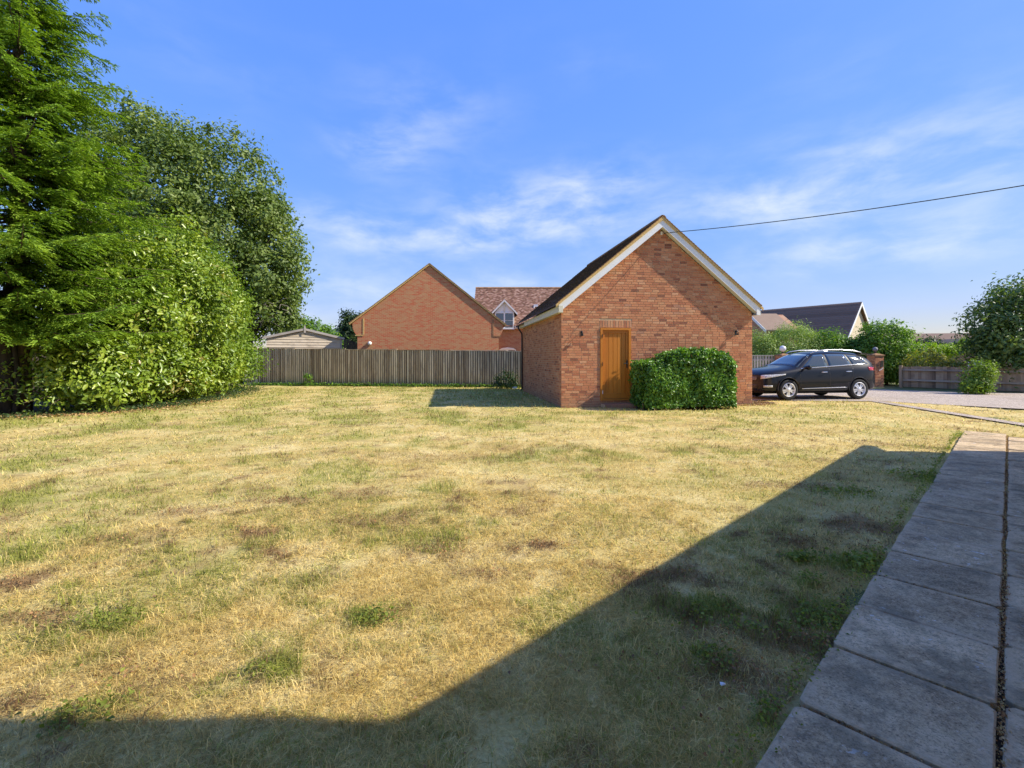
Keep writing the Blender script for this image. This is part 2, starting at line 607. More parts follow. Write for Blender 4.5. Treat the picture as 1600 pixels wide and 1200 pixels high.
def leaf_mat(name, stops, rough=0.5, trans=0.35, gloss=0.4, clump=1.1, dead=None, tint=1.25):
    """leaf colour by leaf (attribute rnd) and by clump (attribute clump)"""
    m, nt, out = material(name)
    a = nt.attr('rnd').outputs['Fac']
    n = nt.noise(nt.pos(), clump, 3.0)
    f = nt.math('ADD', nt.math('MULTIPLY', a, 0.65), nt.math('MULTIPLY', nt.smooth(n, 0.3, 0.7), 0.35), clamp=True)
    c = nt.ramp(f, stops)
    if dead:
        k = nt.smooth(nt.math('ADD', nt.math('MULTIPLY', nt.noise(nt.pos(), 0.9, 3.0), 0.9), nt.math('MULTIPLY', a, 0.3)), 0.72, 0.85)
        c = nt.mix(nt.math('MULTIPLY', k, 0.75), c, dead)
    b = nt.node('ShaderNodeBsdfPrincipled')
    nt.put(b.inputs['Base Color'], c)
    b.inputs['Roughness'].default_value = rough
    b.inputs['Specular IOR Level'].default_value = gloss
    t = nt.node('ShaderNodeBsdfTranslucent', Color=nt.mix(1.0, c, (tint, tint * 1.06, 0.45), 'MULTIPLY'))
    ms = nt.node('ShaderNodeMixShader', Fac=trans)
    nt.l.new(b.outputs[0], ms.inputs[1])
    nt.l.new(t.outputs[0], ms.inputs[2])
    nt.l.new(ms.outputs[0], out.inputs[0])
    return m


leaf_mat('spruce_needles', [(0.1, (0.057, 0.105, 0.015)), (0.5, (0.155, 0.270, 0.029)), (0.9, (0.310, 0.440, 0.050))], 0.6, 0.30, 0.3, 1.3)
leaf_mat('laurel_leaf', [(0.1, (0.106, 0.185, 0.020)), (0.55, (0.241, 0.336, 0.033)), (0.88, (0.403, 0.470, 0.061)), (1.0, (0.487, 0.455, 0.128))], 0.33, 0.28, 0.55, 1.2, dead=(0.26, 0.17, 0.055))
leaf_mat('hazel_leaf', [(0.1, (0.098, 0.176, 0.018)), (0.55, (0.182, 0.286, 0.029)), (0.9, (0.299, 0.377, 0.052))], 0.5, 0.4, 0.35, 1.2)
leaf_mat('oak_leaf', [(0.1, (0.058, 0.102, 0.020)), (0.5, (0.143, 0.210, 0.039)), (0.9, (0.286, 0.348, 0.072))], 0.5, 0.32, 0.4, 0.5)
leaf_mat('hedge_leaf', [(0.1, (0.054, 0.124, 0.019)), (0.5, (0.120, 0.259, 0.029)), (0.85, (0.240, 0.425, 0.055)), (1.0, (0.510, 0.650, 0.109))], 0.36, 0.25, 0.4, 2.0)
leaf_mat('willow_leaf', [(0.1, (0.133, 0.220, 0.045)), (0.5, (0.266, 0.382, 0.076)), (0.9, (0.494, 0.603, 0.154))], 0.5, 0.3, 0.4, 1.0)
leaf_mat('shrub_leaf', [(0.1, (0.070, 0.149, 0.018)), (0.5, (0.140, 0.269, 0.029)), (0.9, (0.265, 0.419, 0.046))], 0.5, 0.35, 0.35, 1.0)
leaf_mat('lime_leaf', [(0.1, (0.158, 0.264, 0.017)), (0.5, (0.251, 0.396, 0.022)), (0.9, (0.370, 0.475, 0.044))], 0.5, 0.4, 0.3, 1.0)
leaf_mat('gold_leaf', [(0.1, (0.202, 0.221, 0.040)), (0.5, (0.331, 0.345, 0.066)), (0.9, (0.518, 0.455, 0.119))], 0.5, 0.35, 0.3, 1.2)
leaf_mat('dark_leaf', [(0.1, (0.023, 0.046, 0.016)), (0.5, (0.046, 0.085, 0.026)), (0.9, (0.091, 0.143, 0.039))], 0.5, 0.25, 0.35, 0.8)
leaf_mat('ash_leaf', [(0.1, (0.053, 0.096, 0.024)), (0.5, (0.104, 0.175, 0.037)), (0.9, (0.227, 0.306, 0.054))], 0.45, 0.3, 0.45, 0.7)
leaf_mat('weed_leaf', [(0.1, (0.13, 0.16, 0.03)), (0.5, (0.23, 0.28, 0.045)), (0.9, (0.42, 0.43, 0.08))], 0.6, 0.4, 0.25, 3.0)
leaf_mat('fallen_leaf', [(0.1, (0.192, 0.099, 0.050)), (0.5, (0.422, 0.234, 0.101)), (0.9, (0.650, 0.504, 0.235))], 0.7, 0.15, 0.3, 1.0)


def lawn_colour(nt, blade):
    p = nt.pos()
    gr = nt.attr('green').outputs['Fac']
    br = nt.attr('brown').outputs['Fac']
    n1 = nt.noise(p, 1.1, 5.0, 0.6)
    n2 = nt.noise(p, 7.0, 4.0, 0.65)
    straw = nt.ramp(nt.math('ADD', nt.math('MULTIPLY', n1, 0.6), nt.math('MULTIPLY', n2, 0.4)),
                    [(0.3, (0.51, 0.385, 0.13)), (0.48, (0.66, 0.515, 0.195)), (0.62, (0.77, 0.64, 0.30))])
    green = nt.ramp(n2, [(0.3, (0.22, 0.25, 0.05)), (0.7, (0.46, 0.45, 0.11))])
    brown = nt.ramp(n2, [(0.3, (0.20, 0.12, 0.06)), (0.7, (0.42, 0.28, 0.13))])
    gv, bv = gr, br
    if blade:
        r2 = nt.attr('rnd2').outputs['Fac']
        gv = nt.smooth(nt.math('ADD', gr, nt.math('MULTIPLY', nt.math('SUBTRACT', r2, 0.5), 0.9)), 0.32, 0.5)
        bv = nt.smooth(nt.math('ADD', br, nt.math('MULTIPLY', nt.math('SUBTRACT', r2, 0.5), -0.8)), 0.35, 0.6)
    else:
        gv = nt.math('MULTIPLY', gr, 0.75)
    c = nt.mix(gv, straw, green)
    c = nt.mix(bv, c, brown)
    return c, n2


def lawn_mats():
    m, nt, out = material('lawn_ground')
    c, n2 = lawn_colour(nt, False)
    fine = nt.noise(nt.pos(), 55.0, 4.0, 0.75)
    c = nt.mix(nt.smooth(fine, 0.65, 0.35), c, nt.mix(1.0, c, (0.78, 0.72, 0.66), 'MULTIPLY'))
    principled(nt, out, Base_Color=c, Roughness=0.95, Normal=nt.bump(fine, 0.8, 0.02))
    m, nt, out = material('grass_blade')
    c, n2 = lawn_colour(nt, True)
    a = nt.attr('rnd').outputs['Fac']
    v = nt.math('MULTIPLY_ADD', a, 0.9, 0.60)
    c = nt.mix(1.0, c, nt.node('ShaderNodeCombineColor', Red=v, Green=v, Blue=v).outputs[0], 'MULTIPLY')
    d = nt.node('ShaderNodeBsdfDiffuse', Color=c)
    t = nt.node('ShaderNodeBsdfTranslucent', Color=c)
    ms = nt.node('ShaderNodeMixShader', Fac=0.5)
    nt.l.new(d.outputs[0], ms.inputs[1])
    nt.l.new(t.outputs[0], ms.inputs[2])
    nt.l.new(ms.outputs[0], out.inputs[0])


lawn_mats()


def ground_mat():
    m, nt, out = material('far_ground')
    p = nt.pos()
    n = nt.noise(p, 0.12, 6.0)
    c = nt.ramp(n, [(0.3, (0.09, 0.12, 0.035)), (0.7, (0.26, 0.22, 0.10))])
    principled(nt, out, Base_Color=c, Roughness=0.95)
    m, nt, out = material('gravel')
    p = nt.pos()
    v = nt.node('ShaderNodeTexVoronoi', Vector=p, Scale=38.0)
    n = nt.noise(p, 0.8, 5.0, 0.65)
    c = nt.ramp(v.outputs['Color'], [(0.15, (0.28, 0.22, 0.165)), (0.5, (0.48, 0.39, 0.30)), (0.85, (0.66, 0.56, 0.45))])
    c = nt.mix(nt.math('MULTIPLY', nt.smooth(n, 0.45, 0.65), 0.35), c, (0.33, 0.26, 0.19))
    principled(nt, out, Base_Color=c, Roughness=0.95, Normal=nt.bump(v.outputs['Distance'], 0.8, 0.02))
    m, nt, out = material('slab_stone')
    a = nt.attr('rnd').outputs['Fac']
    oi = nt.node('ShaderNodeObjectInfo').outputs['Random']
    p = nt.pos()
    n1 = nt.noise(p, 2.3, 6.0, 0.7)
    n2 = nt.noise(p, 95.0, 4.0, 0.8)
    n3 = nt.noise(p, 13.0, 5.0, 0.75, 0.6)
    c = nt.ramp(nt.math('ADD', nt.math('MULTIPLY', n1, 0.55), nt.math('MULTIPLY', n3, 0.45)), [(0.38, (0.29, 0.20, 0.11)), (0.5, (0.56, 0.41, 0.23)), (0.62, (0.72, 0.55, 0.33))])
    v = nt.math('MULTIPLY_ADD', oi, 0.36, 0.80)
    c = nt.mix(1.0, c, nt.node('ShaderNodeCombineColor', Red=v, Green=v, Blue=v).outputs[0], 'MULTIPLY')
    c = nt.mix(nt.math('MULTIPLY', nt.smooth(n2, 0.53, 0.64), 0.6), c, (0.76, 0.61, 0.42))
    n4 = nt.noise(p, 34.0, 5.0, 0.8)
    c = nt.mix(nt.math('MULTIPLY', nt.smooth(n4, 0.50, 0.38), 0.45), c, (0.15, 0.115, 0.075))
    c = nt.mix(nt.math('MULTIPLY', nt.smooth(n2, 0.46, 0.37), 0.7), c, (0.07, 0.06, 0.045))
    bl = nt.noise(p, 15.0, 4.0, 0.75)
    gate = nt.smooth(nt.noise(p, 1.6, 2.0), 0.42, 0.62)
    c = nt.mix(nt.math('MULTIPLY', nt.math('MULTIPLY', nt.smooth(bl, 0.60, 0.66), gate), 0.85), c, (0.78, 0.75, 0.68))
    # worn pale border of each slab (object space: slab local x,y in +-0.29)
    s = nt.node('ShaderNodeSeparateXYZ', Vector=nt.obj())
    ex = nt.math('ABSOLUTE', s.outputs[0])
    ey = nt.math('ABSOLUTE', s.outputs[1])
    edge = nt.math('MAXIMUM', ex, ey)
    edge = nt.math('ADD', edge, nt.math('MULTIPLY', nt.math('SUBTRACT', n3, 0.5), 0.12))
    c = nt.mix(nt.math('MULTIPLY', nt.smooth(edge, 0.225, 0.29), 0.7), c, (0.60, 0.45, 0.28))
    c = nt.mix(nt.math('MULTIPLY', nt.smooth(nt.noise(p, 2.6, 6.0, 0.75), 0.48, 0.66), 0.6), c, (0.15, 0.13, 0.085))
    h = nt.math('ADD', nt.math('MULTIPLY', n2, 0.6), n3)
    principled(nt, out, Base_Color=c, Roughness=0.92, Normal=nt.bump(h, 0.9, 0.008))
    m, nt, out = material('hill_wood')
    n = nt.noise(nt.pos((0.05, 0.05, 0.12)), 1.0, 5.0)
    principled(nt, out, Base_Color=nt.ramp(n, [(0.3, (0.05, 0.085, 0.07)), (0.7, (0.11, 0.15, 0.12))]), Roughness=1.0)


ground_mat()
tile_mat('umber_tile', [(0.1, (0.15, 0.095, 0.07)), (0.9, (0.26, 0.17, 0.125))])
M = MATS
# ------------------------------------------------------------------ ground
def sheet(name, pts, z, mat, kind='structure', label=None):
    me = bpy.data.meshes.new(name)
    me.from_pydata([(p[0], p[1], z) for p in pts], [], [tuple(range(len(pts)))])
    me.materials.append(mat)
    o = link(name, me)
    o['kind'] = kind
    if label:
        o['label'] = label
    return o


sheet('ground', [(-1500, -600), (1500, -600), (1500, 2500), (-1500, 2500)], -0.03, M['far_ground'], label='dry grass and earth running to the horizon')

# lawn edges in plan
LAWN = [(-15.2, 26.2), (-12.0, 21.0), (-10.9, 17.0), (-10.4, 14.2), (-11.3, 12.4), (-13.5, 10.8), (-16, 8), (-16, -5), (20, -5), (20, 9), (14.9, 13.4), (12.6, 15.95), (7.9, 16.5), (8.5, 24.2)]
PDIR = Vector((0.728, 0.686, 0))           # direction of the paved path
PNRM = Vector((0.686, -0.728, 0))          # across it, away from the lawn
PL0 = Vector((0.872, 1.68, 0))             # a point on its lawn edge
GRAVEL = [(7.7, 16.5), (12.55, 15.95), (14.9, 13.4), (20, 9.5), (34, 9.5), (34, 16), (19.7, 20.0), (14.0, 24.95), (14.0, 40), (7.2, 40), (6.4, 22.0), (7.0, 20)]
G_ORG = Vector((1.47, 13.97, 0))
G_ANG = math.atan2(0.1374, 0.9905)
GEX = Vector((0.9905, 0.1374, 0))
GEY = Vector((-0.1374, 0.9905, 0))
GW, GD = 6.18, 7.14

_G = lambda u, v: (G(u, v).x, G(u, v).y)
# (x, y, rx, ry, amount) clumps of green weeds, and brown withered clumps, surveyed from the lawn
GREENS = [(*_G(420, 1052), .12, .09, .9), (*_G(340, 1075), .10, .07, .5), (*_G(160, 975), .25, .15, .8), (*_G(585, 968), .14, .10, .9), (*_G(290, 925), .5, .3, .5), (*_G(125, 1115), .16, .12, .8),
          (*_G(40, 990), .3, .3, .5), (*_G(1110, 960), .36, .18, .9), (*_G(1190, 975), .30, .15, .9), (*_G(1275, 965), .30, .2, 1.0), (*_G(1250, 874), .15, .1, 1.0), (*_G(1262, 908), .12, .08, 1.0),
          (*_G(1345, 878), .28, .16, 1.0), (*_G(1110, 1030), .13, .10, .9), (*_G(1210, 1118), .09, .08, 1.0), (*_G(860, 960), .2, .35, .5), (*_G(950, 1000), .3, .25, .35),
          (*_G(1440, 745), .45, .3, .8), (*_G(1400, 720), .7, .4, .4), (*_G(1460, 700), .6, .25, .9), (*_G(1200, 830), .4, .35, .35), (*_G(1130, 850), .3, .25, .5),
          (*_G(940, 830), .5, .3, .3), (*_G(480, 780), .9, .4, .45), (*_G(640, 800), .8, .4, .4), (*_G(200, 700), 1.6, .5, .5), (*_G(330, 690), 1.4, .6, .4), (*_G(560, 650), 2.2, .8, .5),
          (*_G(250, 740), .8, .3, .5), (*_G(60, 700), 1.2, .5, .5), (*_G(500, 830), .5, .25, .4), (*_G(300, 870), .6, .25, .45), (*_G(1320, 770), .4, .25, .6), (*_G(1000, 1010), .3, .2, .4),
          (1.9, 17.5, 3.4, 5.0, .0), (*_G(930, 645), 2.4, .45, .75), (*_G(1100, 643), 2.6, .35, .6), (-0.6, 21.5, 2.8, 1.9, .95), (-0.2, 18.0, 1.4, 3.0, .9), (0.6, 15.4, .9, 2.0, .7),
          (-8, 24.9, 6, .35, .8), (9.5, 14.4, 2.2, .55, .6), (9, 13.4, 2, .4, .4), (10.5, 12.0, 1.2, .5, .35), (-11.5, 11.6, 1.6, .4, .8), (-10.0, 13.6, .5, 1.8, .9), (-10.7, 17.6, .5, 3.0, .8)]
BROWNS = [(*_G(440, 862), .22, .12, .9), (*_G(430, 785), .45, .16, .7), (*_G(395, 832), .25, .12, 1.), (*_G(300, 800), .6, .15, .5), (*_G(850, 855), .18, .1, .9), (*_G(795, 752), .25, .12, .7),
          (*_G(20, 912), .14, .14, .9), (*_G(210, 842), .35, .15, .4), (*_G(560, 770), .5, .2, .5), (*_G(600, 815), .4, .2, .5), (*_G(690, 860), .3, .2, .35), (*_G(1000, 900), .25, .18, .7), (*_G(1080, 900), .2, .16, .6),
          (*_G(1330, 820), .45, .22, .75), (*_G(1250, 850), .3, .2, .5), (*_G(1280, 1000), .22, .16, .7), (*_G(1150, 985), .5, .2, .5), (*_G(1180, 1060), .25, .2, .5), (*_G(230, 1060), .3, .12, .4), (*_G(60, 970), .3, .12, .6),
          (*_G(770, 900), .25, .1, .4), (*_G(1240, 760), .6, .2, .5), (*_G(1180, 700), 1.0, .25, .3), (*_G(700, 715), 1.5, .4, .3), (*_G(860, 700), 1.2, .4, .25)]


def fields(x, y):
    n = fbm(x * 1.3, y * 1.3, 4)
    n3 = fbm(x * 0.45 + 40, y * 0.6 + 11, 3)
    g = sstep(n, 0.50, 0.74) * 0.60 + sstep(n3, 0.45, 0.70) * 0.42
    small = fbm(x * 4.2 + 11, y * 5.0 + 23, 4)
    g = g + sstep(small, 0.58, 0.76) * 0.55
    # old mowing stripes towards the back fence
    s = np.sin((x * 0.93 + y * 0.36) * 2.6 + 1.2 * fbm(x * .5, y * .5, 2))
    far = sstep(y, 6.5, 11.0) * sstep(x, 1.0, -2.0)
    g = g + 0.26 * s * far + 0.16 * far
    offp = (x - 0.872) * 0.686 - (y - 1.68) * 0.728
    g = g * (1 - 0.55 * sstep(offp, -2.6, -1.2))  # less green along the path, warming the house's shadow through the lawn colour
    b = sstep(fbm(x * 3.1 + 7, y * 3.1 + 3, 4), 0.60, 0.80) * 0.5
    b = np.maximum(b, sstep(fbm(x * 6.5 + 2, y * 7.5 + 31, 4), 0.64, 0.78) * 0.85 * sstep(fbm(x * .8 + 3, y * .8 + 9, 2), 0.35, 0.6))
    edge = fbm(x * 7 + 3, y * 7 + 8, 4)
    for (cx, cy, rx, ry, a) in GREENS:
        d = np.sqrt(((x - cx) / rx) ** 2 + ((y - cy) / ry) ** 2) + (edge - .5) * 2.2
        g = np.maximum(g, a * (1 - sstep(d, 0.55, 1.25)))
    for (cx, cy, rx, ry, a) in BROWNS:
        d = np.sqrt(((x - cx) / rx) ** 2 + ((y - cy) / ry) ** 2) + (edge - .5) * 2.8
        k = a * (1 - sstep(d, 0.45, 1.2))
        b = np.maximum(b, k)
    return np.clip(g, 0, 1), np.clip(b, 0, 1)


def in_poly(x, y, poly):
    c = np.zeros(x.shape, bool)
    n = len(poly)
    for i in range(n):
        x0, y0 = poly[i]
        x1, y1 = poly[(i + 1) % n]
        hit = ((y0 > y) != (y1 > y)) & (x < (x1 - x0) * (y - y0) / (y1 - y0 + 1e-12) + x0)
        c ^= hit
    return c


def lawn_sheet():
    def edgewobble(x, y):
        return 0
    xs = np.arange(-16.0, 20.01, 0.09)
    ys = np.arange(-5.0, 26.4, 0.09)
    X, Y = np.meshgrid(xs, ys)
    g, b = fields(X.ravel(), Y.ravel())
    near = (fbm(X * 1.1, Y * 1.1, 3) - .5) * 0.05
    Z = near * sstep(np.hypot(X, Y), 0.0, 1.0)
    nx, ny = len(xs), len(ys)
    V = np.stack([X.ravel(), Y.ravel(), Z.ravel()], 1)
    i = np.arange(nx - 1)[None, :] + nx * np.arange(ny - 1)[:, None]
    F = np.stack([i, i + 1, i + nx + 1, i + nx], -1).reshape(-1, 4)
    cx, cy = X.ravel()[F].mean(1), Y.ravel()[F].mean(1)
    keep = in_poly(cx, cy, LAWN)
    off = (cx - PL0.x) * PNRM.x + (cy - PL0.y) * PNRM.y
    al = (cx - PL0.x) * PDIR.x + (cy - PL0.y) * PDIR.y
    keep &= ~((off > 0.08) & (al < 11.10))
    # under the paving the sheet stops, and it stays low beside it
    off = (V[:, 0] - PL0.x) * PNRM.x + (V[:, 1] - PL0.y) * PNRM.y
    V[:, 2] -= 0.02 * sstep(off, -0.5, 0.0)
    me = big_mesh('lawn', V, F[keep], M['lawn_ground'], dict(green=g, brown=b), True)
    o = link('lawn', me)
    o['kind'] = 'structure'
    o['label'] = 'sun-bleached lawn with green and brown weedy patches'


lawn_sheet()
sheet('gravel_drive', GRAVEL, 0.012, M['gravel'], label='pale gravel driveway beyond the garage')
EARTH = [(-16.5, 26), (-15.2, 26.2), (-12.0, 21.0), (-10.8, 17.0), (-10.3, 14.2), (-11.2, 12.3), (-13.5, 10.7), (-16, 8), (-24, 8), (-24, 26)]
sheet('border_soil', EARTH, -0.012, M['soil'], label='bare shaded soil under the shrubs')
STRIP = [(12.2, 16.1), (12.55, 16.0), (11.35, 10.0), (11.0, 7.6), (10.7, 7.6), (11.02, 10.0)]
sheet('edging_path', STRIP, 0.022, M['gravel'], label='narrow gravel strip crossing the lawn from the drive')
sheet('flower_bed', [(6.9, 14.55), (7.62, 14.7), (8.6, 15.1), (8.3, 16.2), (7.55, 16.0), (7.2, 14.85)], 0.03, M['soil'], label='patch of bare soil at the corner of the garage')
sheet('path_bed', [(PL0 + PDIR * a + PNRM * b)[:2] for a, b in ((-4.6, 0.02), (11.12, 0.02), (11.12, 1.75), (-4.6, 1.75))], -0.006, M['soil'], label='earth bed under the paving slabs')


def slab_mesh(k):
    rr = random.Random(40 + k)
    mb = MB()
    mb.rnd = rr.random()
    h, t, bv = 0.292, 0.05, 0.007
    lo = [(-h, -h), (h, -h), (h, h), (-h, h)]
    # worn, slightly chipped outline
    out = []
    for i in range(4):
        a, b = lo[i], lo[(i + 1) % 4]
        for s in (0.04, 0.3, 0.62, 0.96):
            j = rr.uniform(-0.004, 0.003)
            px, py = a[0] + (b[0] - a[0]) * s, a[1] + (b[1] - a[1]) * s
            nx, ny = (b[1] - a[1]), -(b[0] - a[0])
            l = math.hypot(nx, ny)
            out.append((px + nx / l * j, py + ny / l * j))
    n = len(out)
    base = [(x, y, -t) for x, y in out]
    mid = [(x, y, -bv) for x, y in out]
    top = [(x * (1 - bv / h), y * (1 - bv / h), 0) for x, y in out]
    fs = [tuple(range(2 * n, 3 * n))]
    for i in range(n):
        j = (i + 1) % n
        fs += [(i, j, n + j, n + i), (n + i, n + j, 2 * n + j, 2 * n + i)]
    mb.add(base + mid + top, fs)
    return mb.mesh('slab', M['slab_stone'])


path = empty('paved_path', (PL0.x, PL0.y, 0), math.atan2(PDIR.y, PDIR.x), kind='structure', label='path of weathered grey concrete slabs laid two wide')
sm = [slab_mesh(k) for k in range(6)]
rr = random.Random(3)
PITCH = 0.568
for row in range(2):
    for i in range(-6, 20):
        xo = i * PITCH + 0.153 + (0.0 if row == 0 else 0.07 if row == 1 else 0.2)
        if row and i == 19:
            continue
        yo = -(0.300 + row * 0.603)
        o = link('slab', sm[rr.randrange(6)], path, (xo, yo, 0.030 + rr.uniform(-.006, .006)),
                 (rr.uniform(-.008, .008), rr.uniform(-.008, .008), rr.uniform(-.012, .012) + rr.randrange(2) * math.pi))
        o.scale = (.935 + rr.uniform(-.008, .006), 1, 1)

# ------------------------------------------------------------------ garage
OH = 0.22
PITCHT = 0.82
ZE = 2.92
gar = empty('brick_garage', G_ORG, G_ANG, 'red brick garage with white bargeboards, tiled roof and one wooden door in its gable', 'garage')
DX0, DX1, DZ0, DZ1 = 1.20, 2.17, 0.24, 2.40      # door opening, garage local


def in_door(x0, x1, z0, z1):
    return x1 > DX0 and x0 < DX1 and z1 > DZ0 and z0 < DZ1


def rake(x):
    return ZE + PITCHT * min(x, GW - x)


mb = MB()   # mortar-coloured backing of the gable wall, with the door hole
Y0, Y1 = 0.006, 0.22
mb.box(0.006, DX0, Y0, Y1, -0.1, ZE)
mb.box(DX1, GW - 0.006, Y0, Y1, -0.1, ZE)
mb.box(DX0, DX1, Y0, Y1, -0.1, DZ0)
mb.box(DX0, DX1, Y0, Y1, DZ1, ZE)
mb.prism([(0.006, ZE), (GW - 0.006, ZE), (GW / 2, ZE + PITCHT * GW / 2)], Y0, Y1)
mb.box(0.006, 0.22, Y1, GD - 0.22, -0.1, ZE)
mb.box(GW - 0.22, GW - 0.006, Y1, GD - 0.22, -0.1, ZE)
mb.box(0.006, GW - 0.006, GD - 0.22, GD - 0.006, -0.1, ZE)
mb.prism([(0.006, ZE), (GW - 0.006, ZE), (GW / 2, ZE + PITCHT * GW / 2)], GD - 0.22, GD - 0.006)
wall = mb.build('wall', M['mortar'], gar)

BL, BH, CW, CH = 0.215, 0.065, 0.225, 0.075


def brick_box(mb, x0, x1, z0, z1, d, y=0.0):
    """front face plus four edges of a brick standing d proud of the backing; faces -Y"""
    b = len(mb.v)
    c = 0.002
    mb.v += [(x0, y + 0.02, z0), (x1, y + 0.02, z0), (x1, y + 0.02, z1), (x0, y + 0.02, z1),
             (x0 + c, y - d, z0 + c), (x1 - c, y - d, z0 + c), (x1 - c, y - d, z1 - c), (x0 + c, y - d, z1 - c)]
    mb.r += [mb.rnd] * 8
    mb.f += [tuple(b + i for i in f) for f in ((4, 5, 6, 7), (0, 1, 5, 4), (1, 2, 6, 5), (2, 3, 7, 6), (3, 0, 4, 7))]


def brick_meshes(L, n, mat, H=BH):
    out = []
    for k in range(n):
        mb = MB()
        mb.rnd = (k + 0.5) / n
        brick_box(mb, -L / 2, L / 2, -H / 2, H / 2, 0.004 + 0.003 * ((k * 7) % 5) / 5)
        out.append(mb.mesh('brick', mat))
    return out


rr = random.Random(11)


def pick_rnd():
    # bricks cluster round the mid orange with some dark headers
    return min(1, max(0, rr.gauss(0.52, 0.20)))


stretchers = brick_meshes(BL, 24, M['garage_brick'])
headers = brick_meshes(0.1025, 24, M['garage_brick'])
soldiers = brick_meshes(BH, 24, M['garage_brick'], BL)
cells = []
nrow = int(5.6 / CH)
for j in range(nrow):
    z0 = 0.0 + j * CH - 0.02
    z1 = z0 + BH
    x = -rr.choice((0.0, 0.056, 0.1125, 0.169)) if j % 3 else (-0.0 if j % 2 else -0.1125)
    k = 0
    while x < GW:
        # mixed stretcher bond: now and then a pair of headers
        ln = CW
        if rr.random() < 0.10 and j % 2:
            ln = CW / 2
        a, b = max(0.0, x), min(GW, x + ln - 0.010)
        x += ln
        if b - a < 0.04:
            continue
        if z1 > ZE:
            zz = z1
            lo = (zz - ZE) / PITCHT - 0.03
            a, b = max(a, lo), min(b, GW - lo)
            if b - a < 0.05:
                continue
        # soldier course over the door
        if DZ1 + 0.015 < (z0 + z1) / 2 < DZ1 + 0.24:
            if b > DX0 - 0.02 and a < DX1 + 0.03:
                if a < DX0 - 0.06:
                    b = DX0 - 0.03
                elif b > DX1 + 0.07:
                    a = DX1 + 0.04
                else:
                    continue
        if z1 > DZ0 and z0 < DZ1:
            if a < DX0 < b:
                b = DX0
            elif a < DX1 < b:
                a = DX1
            elif in_door(a, b, z0, z1):
                continue
        if b - a < 0.03:
            continue
        cells.append((a, b, z0, z1, pick_rnd()))
# the 300 bricks that show largest (nearest the camera, not behind the hedge) are parts; the rest are joined
def dist(c):
    p = G_ORG + GEX * ((c[0] + c[1]) / 2)
    return math.hypot(p.x, p.y) + abs((c[2] + c[3]) / 2 - 1.5) * 0.25


full = [c for c in cells if abs((c[1] - c[0]) - BL) < 0.01 and not (2.3 < c[0] < 5.3 and c[3] < 1.7)]
full.sort(key=dist)
single = set(id(c) for c in full[:288])
joined = MB()
for c in cells:
    d = 0.004 + 0.003 * rr.random()
    if id(c) in single:
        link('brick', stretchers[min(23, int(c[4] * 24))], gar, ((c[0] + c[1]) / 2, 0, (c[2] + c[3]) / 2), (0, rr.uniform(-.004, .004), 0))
    else:
        joined.rnd = c[4]
        brick_box(joined, c[0], c[1], c[2], c[3], d)
nx = 12
for i in range(nx):
    xc = DX0 - 0.02 + (i + 0.5) * (DX1 - DX0 + 0.05) / nx
    link('brick', soldiers[rr.randrange(4, 24)], gar, (xc, 0, DZ1 + 0.115), (0, rr.uniform(-.01, .01), 0))
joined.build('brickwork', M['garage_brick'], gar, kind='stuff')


def side_bricks(parent, length, height, mat, name, m4):
    mb = MB()
    for j in range(int(height / CH) + 1):
        z0 = j * CH - 0.02
        z1 = min(z0 + BH, height)
        x = 0.0 if j % 2 else -0.1125
        while x < length:
            a, b = max(0, x), min(length, x + BL)
            x += CW
            if b - a > 0.03 and z1 - z0 > .02:
                mb.rnd = pick_rnd()
                brick_box(mb, a, b, z0, z1, 0.004 + 0.003 * rr.random())
    mb.v = [tuple(m4 @ Vector(v)) for v in mb.v]
    return mb.build(name, mat, parent, kind='stuff')


# left flank: local +x of the brick pattern runs back along the garage, faces -X
side_bricks(gar, GD, ZE - 0.02, M['garage_brick'], 'side_brickwork', Matrix(((0, 1, 0, 0), (1, 0, 0, 0), (0, 0, 1, 0), (0, 0, 0, 1))))
side_bricks(gar, GD, ZE - 0.02, M['garage_brick'], 'side_brickwork', Matrix(((0, -1, 0, GW), (1, 0, 0, 0), (0, 0, 1, 0), (0, 0, 0, 1))))

# door
mb = MB()
fw = 0.075
mb.box(DX0 + .005, DX0 + fw, -0.03, 0.09, DZ0 + .004, DZ1 - .004)
mb.box(DX1 - fw, DX1 - .005, -0.03, 0.09, DZ0 + .004, DZ1 - .004)
mb.box(DX0 + fw, DX1 - fw, -0.03, 0.09, DZ1 - fw, DZ1 - .004)
frame = mb.build('door_frame', M['door_oak'], gar)
mb = MB()
mb.box(DX0 - 0.005, DX1 + 0.005, -0.07, 0.09, DZ0 - 0.03, DZ0 + .004)
mb.build('sill', M['door_oak'], gar)
door = empty('door', (0, 0, 0))
door.parent = gar
lx0, lx1, lz0, lz1 = DX0 + fw + .004, DX1 - fw - .004, DZ0 + 0.012, DZ1 - fw - .004
dm = MB()
st = 0.075
dm.box(lx0, lx0 + st, 0.012, 0.06, lz0, lz1)
dm.box(lx1 - st, lx1, 0.012, 0.06, lz0, lz1)
dm.box(lx0 + st, lx1 - st, 0.012, 0.06, lz1 - .085, lz1)
dm.box(lx0 + st, lx1 - st, 0.012, 0.06, lz0, lz0 + .16)
bpy.data.objects.remove(door)
door = dm.build('door', M['door_oak'], gar)
nb = 5
wv = (lx1 - lx0 - 2 * st) / nb
for i in range(nb):
    mb = MB()
    mb.rnd = (0.2, .7, .4, .9, .3)[i]
    a = lx0 + st + i * wv
    mb.prism([(a + .001, 0.046), (a + .007, 0.034), (a + wv - .007, 0.034), (a + wv - .001, 0.046), (a + wv - .001, .055), (a + .001, .055)], lz0 + .16, lz1 - .085, axis='z')
    fix_normals(mb.build('panel', M['door_oak'], door))
mb = MB()
